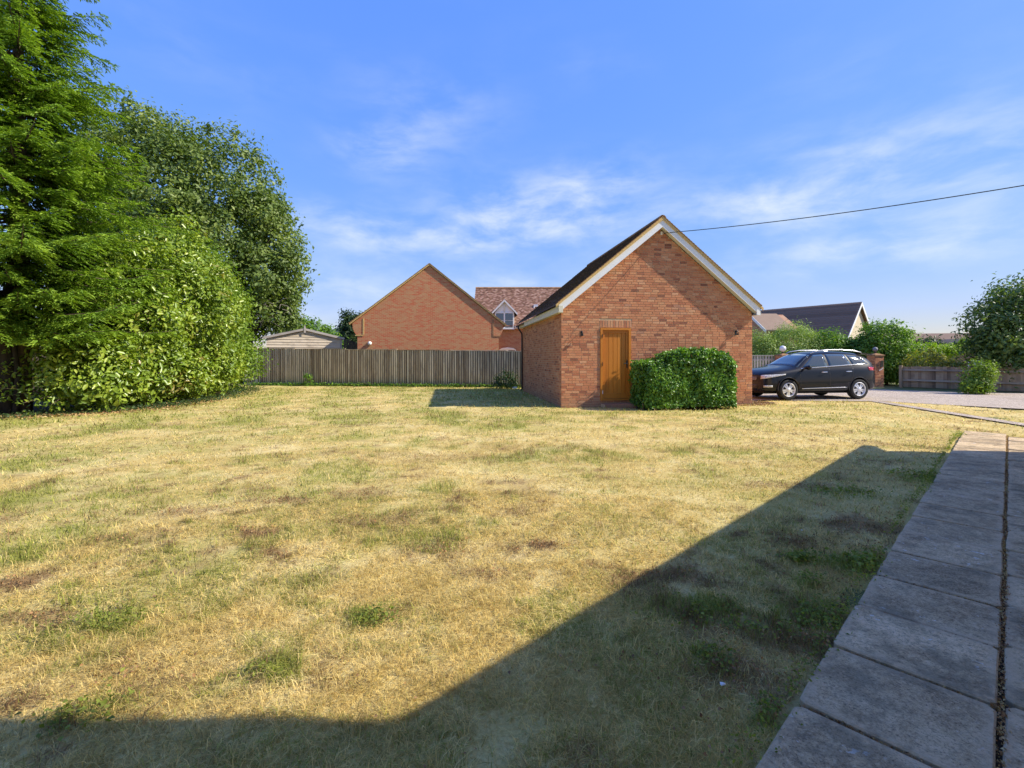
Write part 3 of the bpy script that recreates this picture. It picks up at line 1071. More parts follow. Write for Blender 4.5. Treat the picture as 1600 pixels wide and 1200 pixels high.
mb.box(lx1 - .062, lx1 - .022, 0.002, 0.012, 1.18, 1.42)
mb.tube([(lx1 - .042, .004, 1.32), (lx1 - .042, -.045, 1.32), (lx1 - .16, -.05, 1.315)], .011, 8)
mb.tube([(lx1 - .042, .004, 1.235), (lx1 - .042, -.012, 1.235)], .014, 8)
mb.build('handle', M['dark_metal'], door)
for z in (0.45, 1.3, 2.15):
    mb = MB()
    mb.tube([(lx0 - .012, -0.037, z - .05), (lx0 - .012, -0.037, z + .05)], .009, 6)
    mb.build('hinge', M['white_paint'] if z < 1 else M['dark_metal'], door)

# roof: tiles on both slopes
APX = GW / 2
ZR = ZE + PITCHT * APX + 0.32
SL = math.hypot(1, PITCHT)
EV = 0.21


def tiled_slope(sign, mat, n_len, length, y0, run, zridge, xr, pitch, gauge=0.1, tw=0.166, t=0.016, seed=1, minz=None):
    """plain tiles in courses from ridge down; sign=-1 slope falls to -x"""
    rs = random.Random(seed)
    s = math.hypot(1, pitch)
    ncourse = int(run * s / gauge)
    mb = MB()
    for j in range(ncourse):
        d0 = j * gauge
        x0 = d0 / s
        for i in range(int(length / tw) + 1):
            a = y0 + i * tw - (tw / 2 if j % 2 else 0)
            b = min(a + tw - 0.004, y0 + length)
            a = max(a, y0)
            if b - a < 0.02:
                continue
            mb.rnd = rs.random()
            lift = t + rs.uniform(-.003, .005)
            xa, xb = x0, x0 + (gauge + 0.012) / s
            za, zb = zridge - xa * pitch, zridge - xb * pitch
            X0, X1 = xr + sign * xa, xr + sign * xb
            nx_, nz_ = sign * pitch / s, 1 / s
            v = [(X0, a, za), (X0, b, za), (X1 + nx_ * lift, b, zb + nz_ * lift), (X1 + nx_ * lift, a, zb + nz_ * lift),
                 (X1, a, zb - .002), (X1, b, zb - .002)]
            mb.add(v, [(0, 1, 2, 3), (3, 2, 5, 4), (0, 3, 4), (1, 5, 2)])
    return mb


run = APX + EV
roof_mb = MB()
# solid deck under the tiles
th = 0.10
for s_ in (-1, 1):
    xe = APX + s_ * run
    ze = ZR - run * PITCHT
    roof_mb.prism([(APX, ZR - .004), (xe, ze - .004), (xe, ze - .05), (APX, ZR - .13)] if s_ > 0 else [(APX, ZR - .13), (xe, ze - .05), (xe, ze - .004), (APX, ZR - .004)], -OH + 0.004, GD + 0.15)
roof = roof_mb.build('roof', M['garage_tile'], gar)
fix_normals(roof)
for s_ in (-1, 1):
    m_ = tiled_slope(s_, M['garage_tile'], 0, GD + 0.15 + OH, -OH - .01, run + .02, ZR, APX, PITCHT, seed=5 + s_)
    o = m_.build('tile_courses', M['garage_tile'], roof, kind='stuff')
# ridge tiles
for i in range(24):
    mb = MB()
    mb.rnd = rr.random()
    y = -OH - .01 + i * 0.31
    prof = [(APX + .12 * math.sin(a), ZR - .085 + .125 * math.cos(a)) for a in [R(k) for k in range(-80, 81, 20)]]
    prof2 = [(x * 1.0 + (APX - x) * .12, z - .015) for x, z in reversed(prof)]
    mb.prism(prof + prof2, y, y + .305)
    o = mb.build('ridge_tile', M['ridge_clay'], roof)
# verge: sandy mortar bedding with tile ends
for s_ in (-1, 1):
    mb = MB()
    xe = APX + s_ * (run + .01)
    ze = ZR - (run + .01) * PITCHT
    pts = [(APX, ZR - .01), (xe, ze - .01), (xe, ze - .09), (APX, ZR - .11)]
    mb.prism(pts, -OH - .03, -OH + .003)
    o = mb.build('verge', M['verge_mortar'], roof)
    fix_normals(o)
    mb = MB()
    n = int(run * SL / .1)
    for k in range(n):
        a = k * .1 / SL
        x0, x1 = APX + s_ * a, APX + s_ * (a + .105 / SL)
        z0, z1 = ZR - a * PITCHT, ZR - (a + .105 / SL) * PITCHT
        mb.rnd = rr.random()
        mb.prism([(x0, z0 + .004), (x1, z1 + .022), (x1, z1 - .004), (x0, z0 - .006)], -OH - .045, -OH - .008)
    o = mb.build('verge_tiles', M['ridge_clay'], roof, kind='stuff')
    fix_normals(o)
    # bargeboard
    mb = MB()
    bb = 0.262
    xo = APX + s_ * (APX + 0.125)
    zo = ZE - 0.125 * PITCHT
    zt = ZE + PITCHT * APX
    pts = [(APX, zt), (APX, zt + bb), (xo, zo + bb), (xo, zo + .02), (APX + s_ * (APX + .02), zo + .02), (APX + s_ * (APX - .0), ZE)]
    mb.prism(pts, -OH, -OH + .025)
    o = mb.build('bargeboard', M['white_paint'], gar)
    fix_normals(o)
    mb = MB()
    mb.prism([(APX, zt + .03), (APX, zt + .05), (xo, zo + .05), (xo, zo + .03)], -OH + .025, 0.02)
    o = mb.build('soffit', M['white_paint'], gar)
    fix_normals(o)
    # box end at the eaves, fascia and soffit along the flank
    xs = sorted((APX + s_ * (APX + .004), APX + s_ * (APX + .145)))
    mb = MB()
    mb.box(xs[0], xs[1], -OH - .012, GD + .1, ZE - 0.10, ZE - 0.085)
    xf = APX + s_ * (APX + .145)
    mb.box(min(xf, xf - s_ * .02), max(xf, xf - s_ * .02), -OH - .012, GD + .1, ZE - .084, ZE + .09)
    mb.box(xs[0], xs[1], -OH - .012, -OH + .015, ZE - .084, ZE + .10)
    mb.build('fascia', M['white_paint'] if s_ > 0 else M['cream_paint'], gar)
    # half-round gutter
    mb = MB()
    pr = []
    gx = APX + s_ * (APX + .145 + .058)
    for k in range(0, 181, 30):
        pr.append((gx + .052 * math.cos(R(k)), ZE + .045 - .055 * math.sin(R(k))))
    pr += [(x * .9 + gx * .1, z + .008) for x, z in reversed(pr)]
    mb.prism(pr, (-.02 if s_ > 0 else GD - 1.2), GD + .1)
    o = mb.build('gutter', M['black_plastic'], gar)
    fix_normals(o)
mb = MB()
mb.tube([(-.24, GD - .12, ZE - .02), (-.22, GD - .12, ZE - .12), (-.07, GD - .12, ZE - .34), (-.06, GD - .12, ZE - .5), (-.06, GD - .12, .12), (-.12, GD - .12, .03)], .037, 8)
mb.build('downpipe', M['black_plastic'], gar, True)
mb = MB()   # step
mb.box(DX0 + .02, DX1 + .10, -.36, -.008, -.1, 0.105)
stp = mb.build('step', M['mortar'], gar)
for k in range(5):
    mb = MB()
    mb.rnd = .15 + .12 * k
    a = DX0 + .03 + k * .21
    mb.box(a, a + .2, -.37, -.015, .035, .115)
    mb.build('brick', M['garage_brick'], stp)
    mb = MB()
    mb.rnd = .6 - .1 * k
    mb.box(a, a + .2, -.368, -.2, -.05, .027)
    mb.build('brick', M['garage_brick'], stp)


def bracket(x, z, label):
    o = empty('wall_bracket', G_ORG + GEX * x + Vector((0, 0, z)), G_ANG, label, 'bracket')
    mb = MB()
    mb.box(-.03, .03, -.018, -.003, -.09, .06)
    mb.build('plate', M['dark_metal'], o)
    mb = MB()
    mb.tube([(0, -.012, .03), (0, -.10, .04), (0, -.13, .0), (0, -.12, -.05)], .012, 6)
    mb.lathe([(.002, -.02), (.028, -.02), (.03, .03), (.002, .035)], 8, c=(0, -.115, -.07))
    mb.build('hook', M['dark_metal'], o)


bracket(.62, 2.23, 'small dark iron hook bracket on the brick wall to the left of the wooden door')
bracket(5.62, 2.29, 'small dark iron hook bracket high on the wall near the right corner, above the hedge')

# overhead cable and the eye it hangs from
A = G_ORG + GEX * (APX + 0.05) + GEY * (-.02) + Vector((0, 0, 5.31))
B1 = Vector((10.4, 9.5, 5.05))
dirc = (B1 - A)
E = Vector((18.6, 3.86, 0))
mb = MB()
pts = []
END = A + dirc * 2.15 + Vector((0, 0, .75))
for k in range(33):
    t = k / 32
    p = A.lerp(END, t)
    p.z -= 4 * 0.42 * t * (1 - t)
    pts.append(p)
mb.tube(pts, .011, 5)
cab = mb.build('overhead_cable', M['cable_rubber'])
tag(cab, 'thin black cable running from the top of the garage gable up to the right', 'cable')
eye = MB()
eye.box(-.03, .03, -.02, -.003, -.05, .05)
eye.tube([(0, -.01, 0), (0.02, -.07, 0), (.03, -.07, -.03)], .009, 6)
eyo = eye.build('cable_bracket', M['white_paint'])
eyo.location = A - Vector((0, 0, 0))
eyo.rotation_euler = (0, 0, G_ANG)
tag(eyo, 'small metal eye under the garage apex where the cable is fixed', 'bracket')
pole = empty('telegraph_pole', (END.x, END.y, 0), 0, 'brown timber pole that carries the black cable', 'pole')
mb = MB()
mb.tube([(0.12, 0, -.2), (0.12, 0, 3), (0.12, 0, END.z + .6)], [.15, .13, .10], 10)
mb.build('post', M['bark'], pole, True)
mb = MB()
mb.tube([(.12, 0, END.z), (-.01, 0, END.z)], .02, 6)
mb.build('insulator', M['white_paint'], pole)
# ------------------------------------------------------------------ neighbouring gable behind the fence
na = G_ANG
nx0 = Vector((-9.20, 27.0, 0))
NEX = Vector((math.cos(na), math.sin(na), 0))
NW = 8.76
nb_ = empty('gable_house', nx0, na, 'neighbouring building behind the fence with a broad orange brick gable', 'house')
HA, HE = 6.93, 3.50
pt = (HA - HE) / (NW / 2)
mb = MB()
mb.prism([(.28, -.1), (NW - .28, -.1), (NW - .28, 2.75), (NW - .12, 2.95), (NW - .02, 3.2), (NW, HE), (NW / 2, HA), (0, HE), (.02, 3.2), (.12, 2.95), (.28, 2.75)], 0, .3)
mb.box(.3, NW - .3, .3, 11, -.1, 3.0)
o = mb.build('wall', M['neighbour_brick'], nb_)
fix_normals(o)
for s_ in (-1, 1):
    mb = MB()
    x0 = NW / 2
    xe = x0 + s_ * (NW / 2 + .16)
    ze = HE - .16 * pt
    mb.prism([(x0, HA + .03), (x0, HA + .15), (xe, ze + .15), (xe, ze + .03)], -.06, 11.2)
    o = mb.build('roof', M['ridge_clay'], nb_)
    fix_normals(o)
    mb2 = MB()
    mb2.prism([(x0, HA + .02), (x0, HA + .11), (xe, ze + .11), (xe, ze + .02)], -.085, -.055)
    o2 = mb2.build('verge', M['verge_mortar'], o)
    fix_normals(o2)
    mb3 = MB()
    n = 52
    for k in range(n):
        a, b = (k / n) * (NW / 2 + .18), ((k + 1.1) / n) * (NW / 2 + .18)
        mb3.rnd = rr.random()
        mb3.prism([(x0 + s_ * a, HA + .14 - a * pt), (x0 + s_ * b, HA + .165 - b * pt), (x0 + s_ * b, HA + .11 - b * pt), (x0 + s_ * a, HA + .10 - a * pt)], -.10, .2)
    o3 = mb3.build('verge_tiles', M['ridge_clay'], o, kind='stuff')
    fix_normals(o3)
    # corbel joint
    xa = .62 if s_ < 0 else NW - .62
    xb = .16 if s_ < 0 else NW - .16
    mb = MB()
    mb.box(xa - .035, xa + .035, -.022, -.002, 2.83, HE + (.46 - .1) * pt)
    mb.box(min(xa, xb), max(xa, xb), -.028, -.002, 2.77, 2.83)
    mb.build('corbel_band', M['verge_mortar'] if s_ < 0 else M['ridge_clay'], nb_)
lp = empty('bulkhead_lamp', nx0 + NEX * .98 + Vector((-math.sin(na) * -0.0, -.02, 2.34)), na, 'small white bulkhead lamp low on the left of the orange brick gable', 'lamp')
mb = MB()
mb.box(-.07, .07, -.03, 0, -.1, .1)
mb.build('base', M['dark_metal'], lp)
mb = MB()
mb.lathe([(.02, -.17), (.10, -.13), (.12, -.03), (.02, -.03)], 12, axis='y')
mb.build('globe', M['white_paint'], lp, True)

# ------------------------------------------------------------------ tiled house with a dormer, further back
hb = empty('tiled_house', (-2.9, 34.0, 0), 0, 'brick house further back with a mottled red tile roof and a white dormer', 'house')
HL = 13.0
mb = MB()
mb.box(.15, HL, .3, 7.0, -.1, 3.75)
mb.build('wall', M['house_brick'], hb)
zr, ze, rn = 7.10, 3.85, 3.45
mb = MB()
mb.prism([(.0, ze - .06), (.0, ze), (rn, zr), (2 * rn, ze), (2 * rn, ze - .06), (rn, zr - .1)], 0, HL + .3, axis='x')
rf = mb.build('roof', M['red_tile'], hb)
fix_normals(rf)
hb_t = MB()
rs = random.Random(9)
s = math.hypot(1, (zr - ze) / rn)
pp = (zr - ze) / rn
DMX0, DMX1 = 1.62, 3.08
for j in range(int(rn * s / .105)):
    y1 = rn - j * .105 / s
    y0_ = y1 - .115 / s
    for i in range(int(HL / .17)):
        a = i * .17 - (.085 if j % 2 else 0)
        b = a + .166
        a = max(0, a)
        if DMX0 - .0 < a and b < DMX1 and y0_ < 1.0:
            continue
        hb_t.rnd = rs.random()
        l = .014 + rs.random() * .012
        za, zb = ze + y1 * pp, ze + y0_ * pp
        hb_t.add([(a, y1, za), (b, y1, za), (b, y0_ - .01, zb + l), (a, y0_ - .01, zb + l), (a, y0_, zb - .004), (b, y0_, zb - .004)], [(1, 0, 3, 2), (2, 3, 4, 5)])
hb_t.build('tile_courses', M['red_tile'], rf, kind='stuff')
for i in range(40):
    mb = MB()
    mb.rnd = rs.random()
    mb.prism([(rn - .11, zr - .04), (rn - .06, zr + .05), (rn, zr + .08), (rn + .06, zr + .05), (rn + .11, zr - .04)], i * .32, i * .32 + .315, axis='x')
    fix_normals(mb.build('ridge_tile', M['ridge_clay'], rf))
mb = MB()
mb.box(.2, DMX0 - .1, -.13, -.03, ze - .13, ze - .03)
mb.box(DMX1 + .1, HL, -.13, -.03, ze - .13, ze - .03)
mb.build('gutter', M['black_plastic'], hb)
mb = MB()
mb.box(.15, DMX0 - .02, -.03, .3, ze - .2, ze - .03)
mb.box(DMX1 + .02, HL, -.03, .3, ze - .2, ze - .03)
mb.build('fascia', M['white_paint'], hb)
# dormer
dz0, dz1, da = 3.58, 4.80, 5.80
mid = (DMX0 + DMX1) / 2
dorm = MB()
dorm.box(DMX0 + .02, DMX0 + .1, .1, 1.4, 3.7, dz1)
dorm.box(DMX1 - .1, DMX1 - .02, .1, 1.4, 3.7, dz1)
dorm.prism([(DMX0 + .02, dz1), (DMX1 - .02, dz1), (mid, da - .12)], .06, 1.0)
dw = dorm.build('dormer', M['white_paint'], hb)
fix_normals(dw)
for s_ in (-1, 1):
    mb = MB()
    xe = mid + s_ * ((DMX1 - DMX0) / 2 + .22)
    mb.prism([(mid, da), (mid, da - .09), (xe, dz1 - .13), (xe, dz1 - .04)], -.12, 2.2)
    fix_normals(mb.build('dormer_roof', M['red_tile'], dw))
    mb = MB()
    mb.prism([(mid, da - .06), (mid, da - .22), (xe, dz1 - .2), (xe, dz1 - .05)], -.16, -.122)
    fix_normals(mb.build('bargeboard', M['white_paint'], dw))
mb = MB()
mb.box(mid - .03, mid + .03, -.0, .058, dz1 - .05, da - .3)
mb.build('king_post', M['cream_paint'], dw)


def window(parent, x0, x1, z0, z1, y, cols=2, rows=2, depth=.09, arch=0):
    mb = MB()
    f = .055
    mb.box(x0, x0 + f, y - .02, y + depth, z0, z1)
    mb.box(x1 - f, x1, y - .02, y + depth, z0, z1)
    mb.box(x0 + f, x1 - f, y - .02, y + depth, z0, z0 + f)
    mb.box(x0 + f, x1 - f, y - .02, y + depth, z1 - f, z1)
    for c in range(1, cols):
        xm = x0 + (x1 - x0) * c / cols
        mb.box(xm - .05, xm + .05, y - .018, y + depth, z0 + f, z1 - f)
    fo = mb.build('window', M['white_paint'], parent)
    sl_ = MB()
    sl_.box(x0 - .06, x1 + .06, y - .09, y - .021, z0 - .06, z0 + .02)
    sl_.build('sill', M['white_paint'], fo)
    for c in range(cols):
        a = x0 + (x1 - x0) * c / cols + (.05 if c else f)
        b = x0 + (x1 - x0) * (c + 1) / cols - (.05 if c < cols - 1 else f)
        for r_ in range(rows):
            c0 = z0 + f + (z1 - z0 - 2 * f) * r_ / rows
            c1 = z0 + f + (z1 - z0 - 2 * f) * (r_ + 1) / rows
            mb = MB()
            mb.box(a + .004, b - .004, y + .03, y + .04, c0 + .012, c1 - .012)
            mb.build('pane', M['window_glass'], fo)
            if r_:
                mb = MB()
                mb.box(a, b, y + .0, y + .045, c0 - .011, c0 + .011)
                mb.build('glazing_bar', M['white_paint'], fo)
    return fo


window(dw, DMX0 + .06, DMX1 - .06, dz0 + .06, dz1, .0, 2, 2)
window(hb, 1.98, 3.18, 1.0, 2.12, .26, 2, 2)
mb = MB()
mb.prism([(1.98, 2.122), (3.18, 2.122), (3.0, 2.22), (2.58, 2.28), (2.16, 2.22)], .2, .35)
fix_normals(mb.build('window_head', M['white_paint'], hb))
for (x, y) in ((6.05, 2.65), (4.55, 1.65)):
    mb = MB()
    z = ze + y * pp
    mb.box(x, x + .32, y - .1, y + .1, z - .02, z + .16)
    mb.tube([(x + .02, y - .1, z), (x + .02, y - .14, z - .35)], .04, 6)
    mb.build('roof_vent', M['rooflight_grey'], rf)

# ------------------------------------------------------------------ back fence: feather-edge boards
FA, FB = Vector((-14.6, 25.85, 0)), Vector((8.4, 22.35, 0))
fence_dir = (FB - FA).normalized()
fl = (FB - FA).length
fen = empty('back_fence', FA, math.atan2(fence_dir.y, fence_dir.x), 'tall weathered close-board fence along the back of the lawn', 'fence')


def board_mesh(k, w_, h_, mat, t0=.024, t1=.010):
    mb = MB()
    mb.rnd = (k + .5) / 8
    mb.prism([(0, -t0), (w_, -t1), (w_, 0), (0, 0)], 0, h_, axis='z')
    return mb.mesh('board', mat)


bms = [board_mesh(k, .066, 1.0, M['fence_wood'], .044, .040) for k in range(8)]
visible = 0
i = 0
rs = random.Random(21)
x = 0.0
stuff_b = MB()
back_b = MB()
while x < fl:
    top = 2.05 - .0128 * x
    top += rs.uniform(-.012, .012)
    b0 = .16
    wx = (FA + fence_dir * x)
    if wx.x < 1.3:
        o = link('board', bms[rs.randrange(8)], fen, (x, rs.uniform(-.008, .008), b0), (rs.uniform(-.004, .004), rs.uniform(-.006, .006), rs.uniform(-.03, .03)))
        o.scale = (rs.uniform(.9, 1.12), 1, top - b0 - .03)
        back_b.rnd = rs.random() * .6
        back_b.box(x + .03, x + .15, .001, .014, b0, top - .03)
    else:
        stuff_b.box(x, x + .125, -.025, 0, b0, top - .03)
    x += .121 + rs.uniform(-.004, .006)
back_b.build('back_boards', M['gap_shade_wood'], fen, kind='stuff')
stuff_b.build('far_boards', M['fence_wood'], fen, kind='stuff')
x = 0
while x < fl:
    L = min(2.9, fl - x)
    zt = 2.05 - .0128 * (x + L / 2)
    mb = MB()
    mb.rnd = rs.random()
    mb.box(x, x + L - .01, -.05, .02, zt - .03, zt + .0)
    mb.build('capping', M['fence_wood'], fen)
    mb = MB()
    mb.rnd = rs.random() * .4
    mb.box(x, x + L - .01, -.045, -.012, -.02, .155)
    mb.build('gravel_board', M['fence_wood'], fen)
    mb = MB()
    mb.box(x - .05, x + .05, .045, .15, -.1, zt)
    mb.build('post', M['fence_wood'], fen)
    for z in (.45, 1.1, 1.75):
        mb = MB()
        mb.box(x + .05, x + L - .05, .002, .06, z, z + .08)
        mb.build('rail', M['fence_wood'], fen)
    x += L
mb = MB()
mb.rnd = .95
mb.box(.50, .68, -.075, -.036, -.02, 2.08)
mb.build('post', M['shed_wood'], fen, label='paler stout post near the left end')

# dark fence deep in shade on the far left
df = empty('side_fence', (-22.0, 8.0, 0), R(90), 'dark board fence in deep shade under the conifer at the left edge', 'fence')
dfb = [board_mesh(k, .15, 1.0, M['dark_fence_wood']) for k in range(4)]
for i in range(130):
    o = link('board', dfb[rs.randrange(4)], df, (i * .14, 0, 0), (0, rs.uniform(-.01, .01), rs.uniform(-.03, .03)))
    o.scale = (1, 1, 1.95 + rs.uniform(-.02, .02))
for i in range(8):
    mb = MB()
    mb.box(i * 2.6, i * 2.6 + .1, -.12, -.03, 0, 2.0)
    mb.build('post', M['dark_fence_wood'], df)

# ------------------------------------------------------------------ shed
shd = empty('garden_shed', (-14.1, 26.9, 0), R(20.0), 'weathered timber shed with low gable and finial, behind the back fence', 'shed')
SW = 4.06
ez, az_ = 2.70, 3.19
for j in range(20):
    z0 = .1 + j * .155
    z1 = z0 + .15
    if z0 > az_ - .12:
        break
    sl = (az_ - ez) / (SW / 2)
    xi = max(0, (z0 - ez) / sl) if z0 > ez else 0
    xt = max(0, (z1 - ez) / sl) if z1 > ez else 0
    mb = MB()
    mb.rnd = rs.random()
    # shiplap: lower edge proud
    mb.add([(xi, -.03, z0), (SW - xi, -.03, z0), (SW - xt, -.006, z1), (xt, -.006, z1), (xi, .01, z0), (SW - xi, .01, z0)], [(0, 1, 2, 3), (0, 4, 5, 1)])
    mb.build('board', M['shed_wood'], shd)
mb = MB()
mb.prism([(0, 0), (SW, 0), (SW, ez), (SW / 2, az_), (0, ez)], .012, 4.0)
fix_normals(mb.build('wall', M['shed_wood'], shd))
for s_ in (-1, 1):
    xe = SW / 2 + s_ * (SW / 2 + .18)
    ze_ = ez - .18 * (az_ - ez) / (SW / 2)
    mb = MB()
    mb.prism([(SW / 2, az_ + .03), (SW / 2, az_ + .06), (xe, ze_ + .06), (xe, ze_ + .03)], -.1, 4.1)
    fix_normals(mb.build('roof', M['lead'], shd))
    mb = MB()
    mb.prism([(SW / 2, az_ - .07), (SW / 2, az_ + .05), (xe, ze_ + .05), (xe, ze_ - .08)], -.13, -.105)
    fix_normals(mb.build('bargeboard', M['shed_trim'], shd))
mb = MB()
mb.prism([(SW / 2 - .05, az_ - .22), (SW / 2 + .05, az_ - .22), (SW / 2 + .05, az_ + .1), (SW / 2, az_ + .27), (SW / 2 - .05, az_ + .1)], -.155, -.132)
fix_normals(mb.build('finial', M['shed_trim'], shd))
mb = MB()
mb.box(SW - .10, SW + .02, -.05, -.031, 0, ez - .03)
mb.build('corner_board', M['shed_trim'], shd)
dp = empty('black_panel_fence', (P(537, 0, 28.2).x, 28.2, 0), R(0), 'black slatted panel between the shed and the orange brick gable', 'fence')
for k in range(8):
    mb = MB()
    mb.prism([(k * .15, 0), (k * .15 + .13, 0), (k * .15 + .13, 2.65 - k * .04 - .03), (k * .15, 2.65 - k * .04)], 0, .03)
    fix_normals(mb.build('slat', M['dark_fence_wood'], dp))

# ------------------------------------------------------------------ low fence on the right of the drive
LA, LB = Vector((19.5, 24.4, 0)), Vector((27.6, 15.6, 0))


def low_fence(LA, LB, name, label, hfac=1.0):
    dv = (LB - LA)
    L = dv.length
    dv.normalize()
    o = empty(name, LA, math.atan2(dv.y, dv.x), label, 'fence')
    x = 0
    bm_ = [board_mesh(k, .15, 1.0, M['low_fence_wood'], .022, .012) for k in range(8)]
    while x < L:
        b = link('board', bm_[rs.randrange(8)], o, (x, rs.uniform(-.004, .004), 0.02), (0, rs.uniform(-.006, .006), rs.uniform(-.02, .02)))
        b.scale = (1, 1, (1.04 + rs.uniform(-.02, .02)) * hfac)
        x += .135
    x = 0
    while x < L + .1:
        mb = MB()
        mb.rnd = .9
        mb.box(x - .06, x + .06, -.15, -.03, -.1, 1.12 * hfac)
        mb.build('post', M['low_fence_wood'], o)
        if x < L - .5:
            for z in (.36, .88):
                mb = MB()
                mb.rnd = .95
                mb.add([(x + .06, -.03, z - .04), (x + 2.75, -.03, z - .04), (x + 2.75, -.10, z - .03), (x + .06, -.10, z - .03), (x + .06, -.03, z + .05), (x + 2.75, -.03, z + .05)],
                       [(0, 1, 2, 3), (3, 2, 5, 4)])
                mb.build('rail', M['low_fence_wood'], o)
        x += 2.8
    return o


low_fence(Vector((19.95, 24.0, 0)), Vector((23.9, 18.2, 0)) + (Vector((23.9, 18.2, 0)) - Vector((19.95, 24.0, 0))) * .1, 'low_fence', 'low brown board fence with two rails, between the gate pillar and the yellow-green bush')
low_fence(Vector((24.2, 19.25, 0)) - Vector((0.9, -0.55, 0)), Vector((30.0, 16.3, 0)), 'low_fence', 'low board fence continuing to the right edge beyond the yellow-green bush')

# gate, pillars and globes
def pillar(x, y, label, num):
    o = empty('gate_pillar', (x, y, 0), R(8), label, 'pillar', 'brick pillars at the drive gate')
    mb = MB()
    mb.box(-.245, .245, -.245, .245, -.1, 1.60)
    core = mb.build('core', M['mortar'], o)
    jb = MB()
    for j in range(21):
        z0 = j * CH
        for side in range(4):
            ang = side * math.pi / 2
            m4 = Matrix.Rotation(ang, 4, 'Z')
            tmp = MB()
            for i in range(4):
                a = -.25 + i * CW - (.1125 if (j + side) % 2 else 0)
                b = min(a + BL, .25)
                a = max(a, -.25)
                if b - a < .03:
                    continue
                tmp.rnd = min(1, max(0, rr.gauss(.35, .22)))
                brick_box(tmp, a, b, z0, z0 + BH, .008, y=-.245)
            base = len(jb.v)
            jb.v += [tuple(m4 @ Vector(v)) for v in tmp.v]
            jb.r += tmp.r
            jb.f += [tuple(base + q for q in f) for f in tmp.f]
    jb.build('brickwork', M['garage_brick'], o, kind='stuff')
    mb = MB()
    mb.box(-.29, .29, -.29, .29, 1.60, 1.66)
    mb.add([(-.27, -.27, 1.66), (.27, -.27, 1.66), (.27, .27, 1.66), (-.27, .27, 1.66), (0, 0, 1.76)], [(0, 1, 4), (1, 2, 4), (2, 3, 4), (3, 0, 4)])
    mb.build('coping', M['ridge_clay'], o)
    if num:
        mb = MB()
        mb.box(.02, .17, -.31, -.257, 1.02, 1.36)
        mb.build('post_box', M['steel'], o)
        mb = MB()
        mb.tube([(-.05, -.28, .84), (.03, -.28, .87), (.12, -.28, .93), (.19, -.28, .99)], .018, 5)
        mb.build('hook', M['white_paint'], o)
    return o


PX, PY = 19.15, 24.7
pillar(PX, PY, 'red brick gate pillar with a grey box, just behind the rear of the black car', True)
PX2 = (1223 - 800) / FPX * 25.6
pillar(PX2, 25.6, 'red brick gate pillar almost hidden by the bonnet and roof of the black car', False)


def globe(x, y, z, label, r_, mat):
    o = empty('globe_lamp', (x, y, z), 0, label, 'lamp')
    mb = MB()
    mb.lathe([(.05, 0), (.05, .05), (.03, .08)], 10)
    mb.build('base', M['dark_metal'], o)
    mb = MB()
    mb.lathe([(.002, 0)] + [(r_ * math.sin(R(a)), r_ - r_ * math.cos(R(a))) for a in range(20, 180, 20)] + [(.002, 2 * r_)], 16, c=(0, 0, .07))
    mb.build('globe', mat, o, True)


globe(PX2, 25.6, 1.76, 'round pale globe lamp showing above the bonnet of the black car', .17, M['globe_glass'])
globe(PX, PY, 1.76, 'small dark globe lamp on the brick pillar behind the car boot', .12, M['lead'])
gt = empty('drive_gate', (12.0, 26.0, 0), R(-1.5), 'pale upright-board gate and fence between the garage corner and the black car', 'gate')
for k in range(42):
    mb = MB()
    mb.rnd = rs.random()
    mb.box(k * .155, k * .155 + .10, -.02, .0, .08, 1.60)
    mb.build('board', M['gate_wood'], gt)
mb = MB()
mb.box(0, 6.5, .004, .05, 1.35, 1.45)
mb.box(0, 6.5, .004, .05, .4, .5)
mb.box(0, 6.5, -.04, .03, 1.605, 1.65)
mb.build('rail', M['gate_wood'], gt)


# ------------------------------------------------------------------ big dark-roofed house on the right
def ridge_house(name, apex, rdir, length, half, drop, wall_h, label, roofm, wallm, trim=.22, over=.3):
    """apex: world point of the near gable's ridge end; rdir: unit ridge direction (away)"""
    r3 = Vector((rdir[0], rdir[1], 0)).normalized()
    o = empty(name, (apex.x, apex.y, 0), math.atan2(r3.y, r3.x) - math.pi / 2, label, 'house')
    za = apex.z
    ze_ = za - drop
    mb = MB()
    mb.prism([(-half + .3, -.1), (half - .3, -.1), (half - .3, ze_ + .05), (0, za - .25), (-half + .3, ze_ + .05)], over, length)
    fix_normals(mb.build('wall', wallm, o))
    for s_ in (-1, 1):
        mb = MB()
        mb.prism([(0, za - .13), (0, za), (s_ * half, ze_), (s_ * half, ze_ - .12)], 0.03, length + over)
        ob = mb.build('roof', roofm, o)
        fix_normals(ob)
        tl = MB()
        s = math.hypot(half, drop)
        nco = int(s / .25)
        for j in range(nco):
            a, b = j / nco, (j + 1.02) / nco
            tl.rnd = rs.random()
            tl.add([(s_ * half * a, 0, za - drop * a + .005), (s_ * half * a, length + over, za - drop * a + .005), (s_ * half * b, length + over, za - drop * b + .035), (s_ * half * b, 0, za - drop * b + .035),
                    (s_ * half * b, 0, za - drop * b), (s_ * half * b, length + over, za - drop * b)], [(0, 1, 2, 3), (3, 2, 5, 4)])
        tl.build('tile_courses', roofm, ob, kind='stuff')
        mb = MB()
        mb.prism([(0, za - trim - .05), (0, za - .01), (s_ * (half + .05), ze_ - .01), (s_ * (half + .05), ze_ - trim)], -.02, 0.026)
        fix_normals(mb.build('bargeboard', M['white_paint'], o))
    return o


ridge_house('dark_roofed_house', P(1347, 471.5, 45.0), (-.574, .819), 14.0, 4.6, 4.9, 2.5, 'house with a large steep dark tiled roof and pale gable behind the bushes', M['dark_tile'], M['render_wall'], trim=.3)
